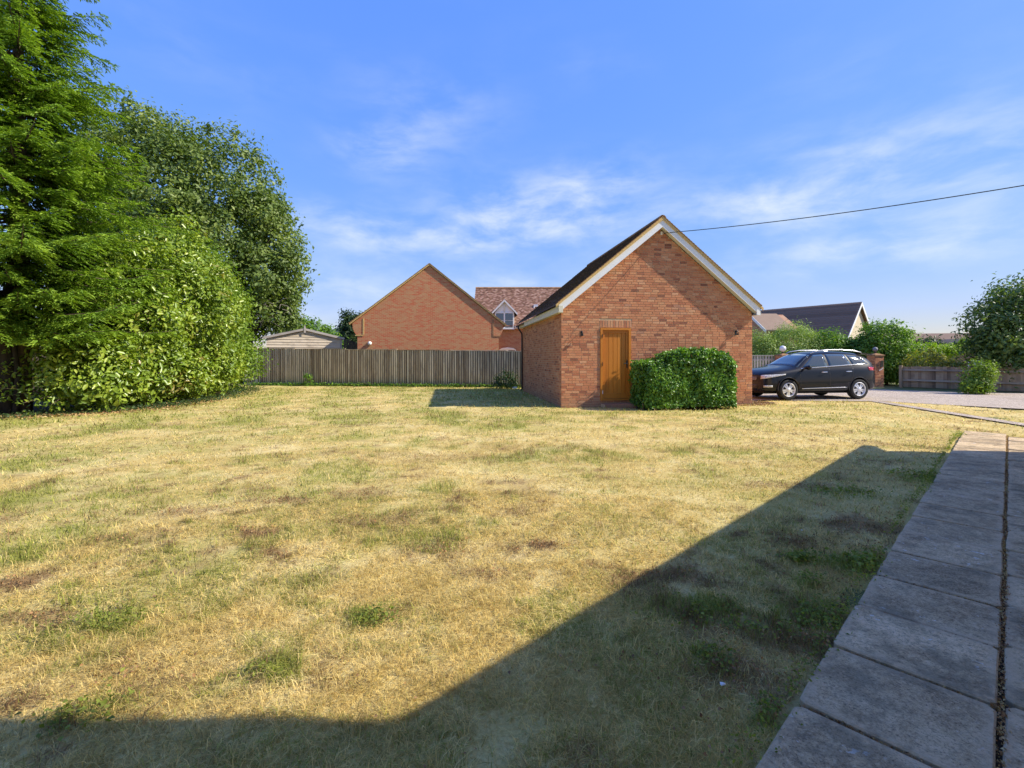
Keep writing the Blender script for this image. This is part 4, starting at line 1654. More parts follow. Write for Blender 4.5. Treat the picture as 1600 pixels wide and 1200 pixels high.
# small tan-roofed outbuilding, ridge running left to right
so2 = empty('small_tan_roof_house', (20.8, 38.5, 0), 0, 'low building with a tan roof and white bargeboard, beside the right corner of the garage', 'house')
zA, zB = 5.39, 3.94
mb = MB()
mb.prism([(.15, -.1), (4.85, -.1), (4.85, zB), (2.5, zA - .1), (.15, zB)], .05, 2.9, axis='x')
fix_normals(mb.build('wall', M['far_brick'], so2))
mb = MB()
mb.prism([(-.15, zB - .12), (2.5, zA), (5.15, zB - .12), (5.15, zB - .24), (2.5, zA - .12), (-.15, zB - .24)], 0, 2.35, axis='x')
fix_normals(mb.build('roof', M['brown_tile'], so2))
mb = MB()
mb.prism([(-.17, zB - .13), (2.5, zA - .01), (2.5, zA - .28), (-.17, zB - .4)], -.03, -.002, axis='x')
fix_normals(mb.build('bargeboard', M['white_paint'], so2))
# low brown house at the right
lh = empty('low_brick_house', (P(1417, 0, 44).x, 44.0, 0), R(-14), 'long low house with a brown roof behind the vine and big dark tree at right', 'house')
mb = MB()
mb.box(0.3, 14, .3, 7, -.1, 2.6)
mb.build('wall', M['far_brick'], lh)
mb = MB()
mb.prism([(0, 2.3), (0, 2.4), (3.5, 3.95), (7.2, 2.4), (7.2, 2.3), (3.5, 3.8)], -.2, 15, axis='x')
fix_normals(mb.build('roof', M['umber_tile'], lh))
bgx = P(1478, 0, 32).x
bh = empty('brick_outbuilding', (bgx, 32.0, 0), R(-6), 'low brick gable with a window between the vine and the big dark tree', 'house')
mb = MB()
mb.prism([(0, -.1), (3.8, -.1), (3.8, 1.9), (1.9, 2.75), (0, 1.5)], 0, 4)
fix_normals(mb.build('wall', M['far_brick'], bh))
mb = MB()
mb.prism([(-.15, 1.45), (1.9, 2.75), (4.0, 1.85), (4.0, 1.95), (1.9, 2.87), (-.15, 1.55)], -.1, 4.1)
fix_normals(mb.build('roof', M['brown_tile'], bh))
window(bh, 1.35, 2.2, .7, 1.35, -.03, 2, 1)

# distant wooded hill
mb = MB()
n = 60
xs = [-420 + i * 10 for i in range(n + 1)]
hs_ = [EYE + 900 * (0.045 + .02 * math.exp(-((x + 330) / 60) ** 2) + .004 * math.sin(i * 1.7) + .003 * math.sin(i * .6)) * math.exp(-max(0, (x + 340) / 200) ** 2) for i, x in enumerate(xs)]
mb.v = [(x - 30, 820, -5) for x in xs] + [(x, 900, h) for x, h in zip(xs, hs_)] + [(x, 1000, -5) for x in xs]
mb.r = [.5] * len(mb.v)
for i in range(n):
    mb.f += [(i, i + 1, n + 2 + i, n + 1 + i), (n + 1 + i, n + 2 + i, 2 * n + 3 + i, 2 * n + 2 + i)]
hill = mb.build('hills', M['hill_wood'], None, True, kind='structure', label='distant blue-green wooded hill')

# ------------------------------------------------------------------ the house beside the path (it casts the long shadow)
EH = 2.6
EC = Vector((5.9 + 1.235 * EH, 7.85 - .13 * EH, 0))     # eave corner in plan
oh = empty('main_house', (EC.x, EC.y, 0), math.atan2(PDIR.y, PDIR.x), 'house along the paved path, just out of view on the right, walls made cream to bounce light', 'house')
# local: +x along the path, -y away from the lawn
HLn, HWd = 16.0, 7.4
mb = MB()
mb.box(-HLn, -.25, -HWd, -.35, -.1, EH)
fix_normals(mb.build('wall', M['bounce_render'], oh))
for (ya, yb, za, zb) in ((0, -HWd / 2 - .17, EH, EH + 2.9), (-HWd - .35, -HWd / 2 - .17, EH, EH + 2.9)):
    mb = MB()
    mb.add([(-HLn, ya, za), (0, ya, za), (0, yb, zb), (-HLn, yb, zb), (-HLn, ya, za - .14), (0, ya, za - .14), (0, yb, zb - .14), (-HLn, yb, zb - .14)],
           [(0, 1, 2, 3), (4, 7, 6, 5), (0, 4, 5, 1), (1, 5, 6, 2), (2, 6, 7, 3), (3, 7, 4, 0)])
    fix_normals(mb.build('roof', M['garage_tile'], oh))
mb = MB()
mb.prism([(-.35, EH), (-HWd, EH), (-HWd / 2 - .17, EH + 2.6)], -.28, -.25, axis='x')
fix_normals(mb.build('gable', M['bounce_render'], oh))
# unseen taller bay breaking the eaves, its end slanted to shape the cast shadow
xb = (Vector((-.57 + 1.235 * EH, 1.97 - .13 * EH, 0)) - EC).dot(PDIR) + .13
mb = MB()
mb.prism([(xb - 6.0, EH - .5), (xb + .03, EH - .5), (xb - .30, EH + 1.5), (xb - 6.0, EH + 1.5)], -5.0, -.02)
fix_normals(mb.build('bay', M['bounce_render'], oh))
mb = MB()
mb.box(xb - 6.1, xb - .30, -5.1, .02, EH + 1.502, EH + 1.62)
mb.build('bay_roof', M['lead'], oh)
mb = MB()
mb.box(-HLn, 0, -.02, .0, EH - .17, EH - .141)
mb.box(-HLn, 0, .001, .1, EH - .14, EH - .06)
mb.build('gutter', M['black_plastic'], oh)
# ------------------------------------------------------------------ foliage
def unit(a):
    return a / np.maximum(np.linalg.norm(a, axis=1, keepdims=True), 1e-9)


def leaf_geo(C, A, N, L, Wd, hexa=False, fold=.25, rng=None, rnd=None):
    """C centres, A long axis, N leaf normal, L length, Wd width (arrays)"""
    A = unit(A)
    S = unit(np.cross(A, N))
    N = np.cross(S, A)
    L = L[:, None]
    Wd = Wd[:, None]
    up = N * Wd * fold
    if hexa:
        P0 = C - A * L * .5
        P1 = C - A * L * .12 + S * Wd * .5 + up
        P2 = C + A * L * .24 + S * Wd * .42 + up * .8
        P3 = C + A * L * .5 - N * L * .12
        P4 = C + A * L * .24 - S * Wd * .42 + up * .8
        P5 = C - A * L * .12 - S * Wd * .5 + up
        V = np.stack([P0, P1, P2, P3, P4, P5], 1).reshape(-1, 3)
        i = np.arange(len(C)) * 6
        F = np.concatenate([np.stack([i, i + 1, i + 2, i + 3], 1), np.stack([i, i + 3, i + 4, i + 5], 1)])
        k = 6
    else:
        P0 = C - A * L * .5
        P1 = C + S * Wd * .5 + up
        P2 = C + A * L * .5
        P3 = C - S * Wd * .5 + up
        V = np.stack([P0, P1, P2, P3], 1).reshape(-1, 3)
        i = np.arange(len(C)) * 4
        F = np.concatenate([np.stack([i, i + 1, i + 2], 1), np.stack([i, i + 2, i + 3], 1)])
        k = 4
    r_ = np.repeat(rnd if rnd is not None else rng.random(len(C)), k)
    return V, F, r_


def crown(name, parent, blobs, mat, seed, nclump, per, size, aspect=.5, clump_r=.35, shell=.8, hexa=False, up=.5, flat=1.0, droop=0.0, zmin=None, box_=False, size_var=.35):
    rng = np.random.default_rng(seed)
    Bl = np.array(blobs, float)
    area = (Bl[:, 3] * Bl[:, 4] + Bl[:, 3] * Bl[:, 5] + Bl[:, 4] * Bl[:, 5])
    pick = rng.choice(len(Bl), nclump, p=area / area.sum())
    d = unit(rng.normal(size=(nclump, 3)))
    # lumpy outline
    lump = 1 + .16 * np.sin(d[:, 0] * 5.3 + pick * 1.7 + seed) * np.cos(d[:, 2] * 4.1 + seed) + .10 * np.sin(d[:, 1] * 9 + d[:, 2] * 7 + seed * .3)
    rad = (shell + (1 - shell) * rng.random(nclump)) * lump
    inner = rng.random(nclump) < .12
    rad = np.where(inner, rng.random(nclump) * shell, rad)
    c = Bl[pick, :3] + d * Bl[pick, 3:6] * rad[:, None]
    out = d.copy()
    # drop clumps buried deep in another blob
    deep = np.zeros(nclump, bool)
    for k in range(len(Bl)):
        q = np.linalg.norm((c - Bl[k, :3]) / Bl[k, 3:6], axis=1)
        deep |= (q < .62) & (pick != k)
    if zmin is not None:
        deep |= c[:, 2] < zmin
    c, out = c[~deep], out[~deep]
    n = len(c)
    pr = clump_r * (.6 + .8 * rng.random(n))
    cl = np.repeat(np.arange(n), per)
    off = rng.normal(size=(n * per, 3)) * .55
    off[:, 2] *= flat
    pos = c[cl] + off * pr[cl][:, None]
    cr = rng.random(n)
    o2 = unit(unit(off) * .7 + out[cl] * .8 + np.array([0, 0, up]) + rng.normal(size=off.shape) * .45)
    A = unit(np.cross(o2, rng.normal(size=off.shape)) + unit(off) * .5 - np.array([0, 0, droop]))
    sz = size * (1 + size_var * (rng.random(len(pos)) * 2 - 1))
    rnd = np.clip(cr[cl] * .45 + rng.random(len(pos)) * .55, 0, 1)
    if zmin is not None:
        k = pos[:, 2] > zmin
        pos, A, o2, sz, rnd = pos[k], A[k], o2[k], sz[k], rnd[k]
    V, F, r_ = leaf_geo(pos, A, o2, sz, sz * aspect, hexa, .22, rng, rnd)
    me = big_mesh(name, V, F, mat, dict(rnd=r_))
    o = link(name, me, parent)
    o['kind'] = 'stuff'
    return o, c


def limbs(parent, base, top, r0, targets, mat, seed, n=14, name='trunk'):
    rs = random.Random(seed)
    mb = MB()
    base, top = Vector(base), Vector(top)
    pts = []
    for k in range(7):
        t = k / 6
        p = base.lerp(top, t) + Vector((rs.uniform(-.1, .1), rs.uniform(-.1, .1), 0)) * (top - base).length * .12 * (1 if 0 < k else 0)
        pts.append(p)
    mb.tube(pts, [r0 * (1.25 if k == 0 else 1) * (1 - .8 * k / 6) for k in range(7)], 8)
    idx = [rs.randrange(len(targets)) for _ in range(n)] if len(targets) else []
    for i in idx:
        t = Vector(base).lerp(Vector(targets[i]), .88)
        k = rs.uniform(.25, .85)
        a = pts[int(k * 6)]
        m = a.lerp(t, .5) + Vector((rs.uniform(-.2, .2), rs.uniform(-.2, .2), rs.uniform(-.05, .3))) * (t - a).length * .35
        q = [a, a.lerp(m, .5) + Vector((0, 0, .02)), m, m.lerp(t, .5), t]
        rr_ = r0 * (.45 - .2 * k)
        mb.tube(q, [rr_, rr_ * .8, rr_ * .55, rr_ * .35, rr_ * .12], 5)
        for _ in range(3):
            e = m.lerp(t, rs.random()) 
            e2 = e + Vector((rs.uniform(-1, 1), rs.uniform(-1, 1), rs.uniform(-.3, 1))) * (t - a).length * .22
            mb.tube([e, e.lerp(e2, .5) + Vector((0, 0, .04)), e2], [rr_ * .25, rr_ * .15, rr_ * .06], 4)
    return mb.build(name, mat, parent, True)


def plant(name, loc, label, cat, group=None):
    return empty(name, loc, 0, label, cat, group)


def tree(name, label, cat, base, blobs, leaf, bark, seed, nclump, per, size, r0=.2, top=None, group=None, nl=16, **kw):
    o = plant(name, (base[0], base[1], 0), label, cat, group)
    rel = [(b[0] - base[0], b[1] - base[1], *b[2:]) for b in blobs]
    f, c = crown('foliage', o, rel, M[leaf], seed, nclump, per, size, **kw)
    top = top or (rel[0][0], rel[0][1], rel[0][2] + rel[0][5] * .4)
    limbs(o, (0, 0, -.1), top, r0, c, M[bark], seed, nl)
    return o


# --- big conifer at the left edge
def spruce():
    bx, by = -13.3, 12.6
    H, R0 = 15.5, 4.45
    o = plant('spruce_tree', (bx, by, 0), 'tall dark green spruce with drooping needle branches at the left edge', 'tree')
    rng = np.random.default_rng(77)
    rs = random.Random(77)
    mb = MB()
    mb.tube([(0, 0, -.2), (0.02, 0, 3), (0, .03, 8), (0, 0, H)], [.30, .24, .14, .02], 10)
    mb.build('trunk', M['bark'], o, True)
    bmb = MB()
    C, A, N, Ls, Rn = [], [], [], [], []
    z = 2.25
    k = 0
    while z < H - .3:
        t = (z / H)
        # silhouette measured from the photograph, wavy
        rad = R0 * (1 - t) ** 0.80 * 1.0 * rs.uniform(.85, 1.12)
        rad = min(rad, 3.15 * rs.uniform(.88, 1.1))
        if z < 3:
            rad *= .78 + .07 * (z)
        nb_ = 9 if z < 9 else 7
        for b in range(nb_):
            dz = rs.uniform(-.16, .16)
            az = 2 * math.pi * (b / nb_) + k * 0.9 + rs.uniform(-.25, .25)
            ca, sa = math.cos(az), math.sin(az)
            left = ca < -.45
            L = rad * rs.uniform(.66, 1.16)
            droop = rs.uniform(.10, .34) * (1.2 - t)
            npt = 9
            pts = []
            for q in range(npt):
                s = q / (npt - 1)
                zz = z + dz + L * (-droop * 1.5 * s + droop * 1.15 * s ** 2.4) + .12 * math.sin(s * 3 + b)
                pts.append(np.array([ca * L * s, sa * L * s, zz]))
            bmb.tube([tuple(p) for p in pts], [.030 * (1 - .85 * q / (npt - 1)) * (L / 3 + .3) for q in range(npt)], 4)
            if left and rs.random() < .55:
                continue
            side = np.array([-sa, ca, 0])
            along = np.array([ca, sa, -.1])
            nt_ = int(L / .060)
            for q in range(nt_):
                s = .12 + .88 * (q + rs.random()) / nt_
                f = s * (npt - 1)
                i0 = min(int(f), npt - 2)
                p = pts[i0] * (1 - (f - i0)) + pts[i0 + 1] * (f - i0)
                sg = 1 if q % 2 else -1
                tl = (.18 + .75 * (1 - s)) * (.5 + .22 * L) * rs.uniform(.6, 1.2)
                tl = min(tl, 1.25)
                tdir = side * sg * rs.uniform(.5, 1.0) + along * rs.uniform(.45, .95) + np.array([0, 0, rs.uniform(-.55, .05)])
                tdir /= np.linalg.norm(tdir)
                ns = max(2, int(tl / .055))
                for e in range(ns):
                    u_ = (e + .6) / ns
                    c0 = p + tdir * tl * u_ + np.array([0, 0, -.18 * tl * u_ * u_])
                    for h in range(2):
                        sd = np.cross(tdir, [0, 0, 1.0])
                        sgn = 1 if h else -1
                        a = tdir * 1.0 + sd * sgn * rs.uniform(.3, 1.0) + np.array([rs.uniform(-.3, .3), rs.uniform(-.3, .3), rs.uniform(-.5, .45)])
                        ln = rs.uniform(.10, .185) * (1.15 - .4 * u_)
                        C.append(c0 + a * ln * .4)
                        A.append(a)
                        N.append([rs.gauss(0, .45), rs.gauss(0, .45), 1])
                        Ls.append(ln)
                        Rn.append(min(1, max(0, .25 + .5 * u_ + .25 * s + rs.gauss(-.1, .16))))
        z += .25 * (1 + .3 * t)
        k += 1
    bmb.build('branches', M['bark'], o, kind='stuff')
    C, A, N, Ls, Rn = map(np.array, (C, A, N, Ls, Rn))
    print('spruce shoots', len(C))
    V, F, r_ = leaf_geo(C, A, N, Ls, Ls * .0 + .036, False, .5, rng, Rn)
    ob = link('foliage', big_mesh('foliage', V, F, M['spruce_needles'], dict(rnd=r_)), o)
    ob['kind'] = 'stuff'


spruce()

# dark stems in the shade under the conifer
for (u, v, h, label, w_) in ((8, 655, 3.4, 'stout ivy-clad dark trunk at the very left edge, under the conifer', .16), (24, 652, 2.6, 'thin bare dark stem just right of the ivy-clad trunk', .06)):
    p = P(u, 0, 12.3)
    t = plant('tree_stem', (p.x, p.y, 0), label, 'tree')
    mb = MB()
    mb.tube([(0, 0, -.1), (.05, .02, h * .4), (-.05, 0, h * .75), (.1, 0, h)], [w_ * 1.3, w_, w_ * .85, w_ * .6], 9)
    mb.build('trunk', M['dark_bark'], t, True)

# --- big glossy laurel / photinia along the left border
LB_ = [(-11.9, 13.2, 1.05, 1.25, 1.1, 1.15), (-12.5, 14.9, 2.5, 1.85, 1.9, 2.75), (-12.7, 17.2, 3.1, 2.2, 2.0, 3.25), (-12.1, 15.6, 1.0, 1.7, 2.4, 1.0), (-12.3, 18.2, 1.2, 1.6, 1.9, 1.1)]
laurel = tree('laurel_bush', 'huge glossy-leaved evergreen bush spilling over the left border of the lawn', 'bush', (-12.8, 15.8), LB_, 'laurel_leaf', 'dark_bark', 31, 2700, 20, .14, r0=.12, aspect=.48, size_var=.55, clump_r=.28, shell=.78, hexa=True, up=.55, zmin=.03, nl=22)
# loose arching sprays at its left end
sp_o = plant('laurel_spray', (-12.6, 12.9, 0), 'loose low laurel sprays with one pink leaf reaching out under the conifer', 'bush')
mb = MB()
sprays = [((.1, .2, .2), (-1.0, -1.1, .95)), ((.1, .1, .3), (-.55, -1.3, .45)), ((.2, .1, .2), (-.1, -1.4, .75)), ((.2, .3, .2), (.35, -1.2, .35)), ((0, .3, .3), (-.45, -1.0, 1.25)), ((.3, .2, .2), (.9, -1.0, .3)), ((.3, .2, .2), (.6, -1.1, .9))]
C = []
rng = np.random.default_rng(8)
for a, b in sprays:
    a, b = Vector(a), Vector(b)
    m = a.lerp(b, .5) + Vector((0, 0, .18))
    mb.tube([a, m, b], [.018, .012, .005], 5)
    for _ in range(46):
        t = rng.random() ** .5
        p = (a.lerp(m, t * 2) if t < .5 else m.lerp(b, t * 2 - 1))
        C.append(np.array(p) + rng.normal(size=3) * .11)
mb.build('stem', M['bark'], sp_o)
C = np.array(C)
N = unit(rng.normal(size=C.shape) * .5 + [0.5, -.3, .9])
A = unit(rng.normal(size=C.shape) + [0, -.4, .0])
V, F, r_ = leaf_geo(C, A, N, .10 + .06 * rng.random(len(C)), np.full(len(C), .055), True, .2, rng)
o = link('foliage', big_mesh('foliage', V, F, M['laurel_leaf'], dict(rnd=r_)), sp_o)
o['kind'] = 'stuff'
V, F, r_ = leaf_geo(np.array([[-.62, -1.12, 1.0]]), np.array([[1., 0, -.5]]), np.array([[.3, -.8, .5]]), np.array([.18]), np.array([.08]), True, .2, rng)
link('pink_leaf', big_mesh('pink_leaf', V, F, M['red_petal'], dict(rnd=r_)), sp_o)

hz = tree('hazel_bush', 'bright yellow-green leafy bush between the glossy laurel and the back fence', 'bush', (-13.2, 20.3), [(-13.5, 20.2, 3.0, 1.8, 2.0, 2.95), (-13.7, 18.6, 4.6, 2.0, 1.8, 2.1), (-13.2, 21.4, 1.5, 1.5, 1.5, 1.5)],
          'hazel_leaf', 'bark', 33, 1700, 22, .115, r0=.1, aspect=.7, clump_r=.36, shell=.82, up=.5, zmin=.05, nl=16)

# ground ivy along the border
def creeping(name, label, pts, n, mat, seed, size=.06, h=.12, spread=.3):
    rng = np.random.default_rng(seed)
    P_ = np.array(pts)
    seg = rng.integers(0, len(P_) - 1, n)
    t = rng.random(n)
    c = P_[seg] * (1 - t)[:, None] + P_[seg + 1] * t[:, None] + rng.normal(size=(n, 2)) * spread
    z = rng.random(n) * h * np.exp(-rng.random(n))
    C = np.column_stack([c, z + .01])
    N = unit(rng.normal(size=C.shape) * .5 + [0, 0, 1])
    A = rng.normal(size=C.shape) * [1, 1, .3]
    s = size * (.6 + .8 * rng.random(n))
    V, F, r_ = leaf_geo(C, A, N, s, s * .75, False, .15, rng)
    o = link(name, big_mesh(name, V, F, M[mat], dict(rnd=r_)))
    o['kind'] = 'stuff'
    o['label'] = label
    return o


creeping('ground_ivy', 'low green ivy and weeds along the shrub border', [(-12.6, 11.6), (-11.0, 13.0), (-10.6, 14.4), (-10.7, 16.5), (-11.3, 19), (-12.1, 21.2), (-13.4, 23.6)], 4800, 'dark_leaf', 51, .06, .16, .40)
creeping('fallen_leaves', 'dead brown leaves and litter under the bushes', [(-14.5, 11.4), (-12.4, 12.0), (-11.2, 12.7), (-10.5, 14.0), (-10.7, 16.5)], 3500, 'fallen_leaf', 52, .06, .02, .45)
creeping('bed_leaves', 'dead leaves and twigs on the bare soil by the garage corner', [(7.0, 14.7), (7.9, 14.9), (8.3, 15.6)], 900, 'fallen_leaf', 53, .05, .04, .2)
creeping('fence_weeds', 'weeds and tufts growing along the foot of the back fence', [(-14.2, 25.55), (-9, 24.85), (-4.5, 24.15), (0.4, 23.5)], 5200, 'shrub_leaf', 54, .07, .22, .10)

# --- big tree behind the fence on the left
OB = [(-19.5, 29, 10.3, 5.0, 4.5, 5.6), (-16.6, 29, 8.0, 3.4, 3.6, 4.3), (-15.3, 28.6, 10.3, 1.5, 1.8, 1.5), (-14.6, 28.5, 6.2, 1.9, 2.2, 2.2), (-23.2, 29, 13.0, 3.2, 3.6, 4.2), (-14.0, 28.2, 4.1, 1.1, 1.6, 1.0), (-16.6, 28.5, 4.2, 2.2, 2.0, 1.7), (-25, 30, 8, 4, 4, 5)]
oak = tree('broad_tree', 'large rounded broadleaf tree behind the fence with patches of sky showing through', 'tree', (-16.9, 28.6), OB, 'oak_leaf', 'dark_bark', 35, 3300, 34, .23, r0=.34, top=(-2.4, .3, 9.5), aspect=.55, clump_r=.48, shell=.68, up=.35, nl=60)
mb = MB()
mb.tube([(1.0, -.9, .6), (1.55, -1.0, 2.7), (2.0, -1.0, 3.4), (2.9, -1.0, 3.9), (3.6, -1.0, 4.2)], [.17, .13, .09, .05, .02], 8)
mb.tube([(2.0, -1.0, 3.4), (2.1, -1.0, 4.6), (2.7, -.9, 6.1)], [.09, .06, .03], 6)
mb.tube([(2.1, -1.0, 4.2), (1.5, -.8, 5.6)], [.06, .03], 6)
mb.build('limb', M['dark_bark'], oak, True)
rs = random.Random(4)
mb = MB()
for _ in range(26):
    a = Vector((2.9 + rs.uniform(-.7, .8), -1.5, 4.0 + rs.uniform(-.5, .8)))
    b = a + Vector((rs.uniform(-.9, .9), rs.uniform(-.2, .2), rs.uniform(-.5, .35)))
    mb.tube([a, a.lerp(b, .5) + Vector((0, 0, .1)), b], [.022, .015, .006], 4)
mb.build('dead_twigs', M['pale_bark'], oak, kind='stuff')
# hanging sprays against the sky on the right side
crown('hanging_spray', oak, [(3.9, -1, 5.6, .5, .5, .25), (3.2, -1, 7.0, .4, .5, .3), (4.15, -1, 4.9, .3, .4, .3), (2.4, -.5, 9.6, .7, .6, .5)], M['oak_leaf'], 36, 46, 14, .22, clump_r=.25, shell=.3)

tree('green_tree', 'bright green leafy tree top showing behind the shed roof', 'tree', (P(492, 0, 36).x, 36), [(P(488, 0, 36).x, 36, 3.0, 1.6, 1.5, 1.25), (P(512, 0, 36).x, 36, 2.5, 1.2, 1.3, .9), (P(465, 0, 36).x, 36, 2.8, 1.6, 1.5, 1.5)], 'shrub_leaf', 'bark', 37, 520, 18, .2, r0=.1, aspect=.6, clump_r=.35, up=.4, nl=8)
tree('dark_tree', 'dark evergreen tree between the shed and the orange brick gable', 'tree', (P(548, 0, 42).x, 42), [(P(549, 0, 42).x, 42, 3.2, 1.25, 1.3, 2.35), (P(558, 0, 42).x, 42, 3.9, 1.0, 1.2, 1.4)], 'dark_leaf', 'dark_bark', 38, 420, 20, .24, r0=.12, clump_r=.4, up=.3, nl=6)


# --- clipped hedge block by the door
def hedge():
    o = plant('clipped_hedge', G_ORG + GEX * 3.61 + Vector((0, -.6, 0)), 'dense clipped dark green hedge block against the garage wall beside the door', 'hedge')
    o.rotation_euler = (0, 0, G_ANG)
    rng = np.random.default_rng(61)
    n = 17500
    # local box x -1.58..1.55, y -.55..+.5, stepped top
    X = rng.uniform(-1.52, 1.50, n)
    Yd = rng.uniform(-.62, .5, n)

    def top(x):
        return 1.38 + .34 * sstep(x, -.95, -.25) - .20 * sstep(x, .7, 1.5) + .04 * np.sin(x * 7) + .025 * np.sin(x * 17)
    face = rng.choice(4, n, p=[.46, .30, .12, .12])
    T = top(X)
    Z = rng.uniform(.06, 1, n) * T
    dep = np.abs(rng.normal(size=n)) * .06
    pos = np.column_stack([X, Yd, Z])
    Nn = np.zeros((n, 3))
    bulge = (vnoise(X * 3 + 5, Z * 3 + 9) - .5) * .16
    f = face == 0
    pos[f, 1] = (-.62 + dep + bulge)[f]
    Nn[f] = [0, -1, .25]
    f = face == 1
    b2 = (vnoise(X * 3 + 50, Yd * 3 + 9) - .5) * .12
    pos[f, 2] = (T - dep + b2)[f]
    Nn[f] = [0, -.2, 1]
    f = face == 2
    pos[f, 0] = (-1.56 + dep + bulge)[f]
    pos[f, 2] = (rng.uniform(.06, 1, n) * top(np.full(n, -1.5)))[f]
    Nn[f] = [-1, 0, .2]
    f = face == 3
    pos[f, 0] = (1.54 - dep + bulge)[f]
    pos[f, 2] = (rng.uniform(.06, 1, n) * top(np.full(n, 1.5)))[f]
    Nn[f] = [1, 0, .2]
    # round the corners
    e = np.maximum(0, np.abs(pos[:, 0] + .01) - 1.40)
    pos[:, 1] += np.where(pos[:, 1] < -.3, e * .9, 0)
    pos[:, 2] -= e * np.where(pos[:, 2] > T - .3, 1.0, 0) 
    ed = np.maximum(0, -.48 - pos[:, 1])
    pos[:, 2] -= np.where(pos[:, 2] > T - .25, ed * .9, 0)
    pos += rng.normal(size=pos.shape) * .022
    wild = rng.random(n) < .04
    pos += Nn * (rng.random(n) * .07 * wild)[:, None]
    pos[:, 0] *= .895
    clumps = vnoise(pos[:, 0] * 6, pos[:, 2] * 6)
    nn = unit(Nn + rng.normal(size=Nn.shape) * .55)
    A = unit(np.cross(nn, rng.normal(size=Nn.shape)) + [0, 0, -.3])
    s = .072 * (.5 + 1.0 * rng.random(n))
    V, F, r_ = leaf_geo(pos, A, nn, s, s * .62, True, .2, rng, np.clip(.45 * clumps + .55 * rng.random(n), 0, 1))
    ob = link('foliage', big_mesh('foliage', V, F, M['hedge_leaf'], dict(rnd=r_)), o)
    ob['kind'] = 'stuff'
    core = MB()
    core.prism([(-1.24, .12), (1.22, .12), (1.20, 1.30), (.7, 1.46), (-.2, 1.54), (-.8, 1.20), (-1.22, 1.18)], -.44, .46)
    co = core.build('core', M['dark_leaf'], o)
    fix_normals(co)
    tw = MB()
    rs = random.Random(5)
    for _ in range(26):
        x, y = rs.uniform(-1.4, 1.4), rs.uniform(-.45, .3)
        tw.tube([(x, y, -.02), (x + rs.uniform(-.08, .08), y - .02, .2)], .012, 5)
    tw.build('stems', M['bark'], o, kind='stuff')


hedge()

# plant in the corner by the downpipe
cp = plant('corner_plant', (P(790, 0, 22.6).x, 22.6, 0), 'dark leafy plant in the corner where the back fence meets the garage', 'plant')
crown('foliage', cp, [(0, 0, .45, .5, .35, .42), (.28, 0, .3, .3, .3, .28), (-.35, 0, .2, .3, .25, .2)], M['dark_leaf'], 62, 60, 14, .15, aspect=.3, clump_r=.2, up=.2, droop=.4, zmin=.02)
lt = MB()
lt.box(-.1, .1, -.04, .04, 0, .05)
lt.box(-.04, .12, -.03, .03, .05, .08)
lo_ = lt.build('plastic_litter', M['litter'], None, loc=(P(804, 0, 22.0).x, 22.0, .06))
tag(lo_, 'small white scrap on the grass at the foot of the downpipe', 'litter')
wd = plant('fence_weed', (P(481, 0, 24.9).x, 24.9, 0), 'single leafy weed growing up the middle of the left half of the back fence', 'plant')
crown('foliage', wd, [(0, 0, .32, .18, .1, .35), (.1, 0, .12, .3, .1, .14)], M['shrub_leaf'], 63, 22, 10, .11, clump_r=.12, zmin=.02)

# --- right-hand shrubs behind the drive
tree('willow_bush', 'rounded pale willowy bush above the gate, right of the garage corner', 'bush', (P(1232, 0, 28.5).x, 28.8), [(P(1238, 0, 28.8).x, 28.8, 1.7, 1.9, 1.5, 1.75), (P(1190, 0, 28.8).x, 28.8, 1.5, 1.2, 1.2, 1.6), (P(1272, 0, 28.8).x, 28.8, 1.4, 1.1, 1.2, 1.35)],
     'willow_leaf', 'bark', 71, 2300, 22, .15, r0=.08, aspect=.22, clump_r=.28, up=.6, nl=8, zmin=.1)
tree('green_bush', 'bright green bush above the roof of the black car, under the dark roof', 'bush', (P(1310, 0, 28).x, 28), [(P(1300, 0, 28).x, 28, 1.45, 1.2, 1.2, 1.6), (P(1330, 0, 28).x, 28, 1.3, 1.2, 1.2, 1.35), (P(1345, 0, 27.6).x, 27.4, 1.8, .9, .9, .8)],
     'shrub_leaf', 'bark', 72, 1100, 20, .14, r0=.06, aspect=.55, clump_r=.26, up=.5, nl=6, zmin=.1)
tree('tall_green_bush', 'tall fresh green bush directly behind the brick gate pillar', 'bush', (P(1390, 0, 26.4).x, 26.6), [(P(1385, 0, 26.4).x, 26.6, 2.15, 1.25, 1.2, 1.45), (P(1412, 0, 26.4).x, 26.6, 1.5, 1.05, 1.1, 1.3), (P(1362, 0, 26.4).x, 26.9, 1.6, .9, .9, 1.1), (P(1395, 0, 26).x, 26.2, 1.1, 1.1, .9, 1.0)],
     'shrub_leaf', 'bark', 73, 1100, 20, .14, r0=.08, aspect=.55, clump_r=.28, up=.5, nl=9, zmin=.1)
tree('gold_bush', 'yellowish variegated bush above the low board fence', 'bush', (P(1458, 0, 24.6).x, 24.6), [(P(1450, 0, 24.6).x, 24.6, .95, 1.1, .9, .85), (P(1482, 0, 24.2).x, 24.2, .80, .8, .8, .62)],
     'gold_leaf', 'bark', 74, 420, 18, .11, r0=.05, aspect=.6, clump_r=.22, up=.5, nl=6, zmin=.1)
vine = plant('climbing_vine', (P(1455, 0, 30).x, 30, 0), 'band of vivid lime green creeper lying along the low roof edge', 'creeper')
crown('foliage', vine, [(P(1418 + k * 17, 0, 30).x - P(1455, 0, 30).x, .1 * k, 1.95 + .06 * math.sin(k) + (.22 if k > 4 else 0) * (k - 4) * .8, .55, .4, .38) for k in range(7)] , M['lime_leaf'], 75, 330, 16, .13, clump_r=.2, up=.6)
mb = MB()
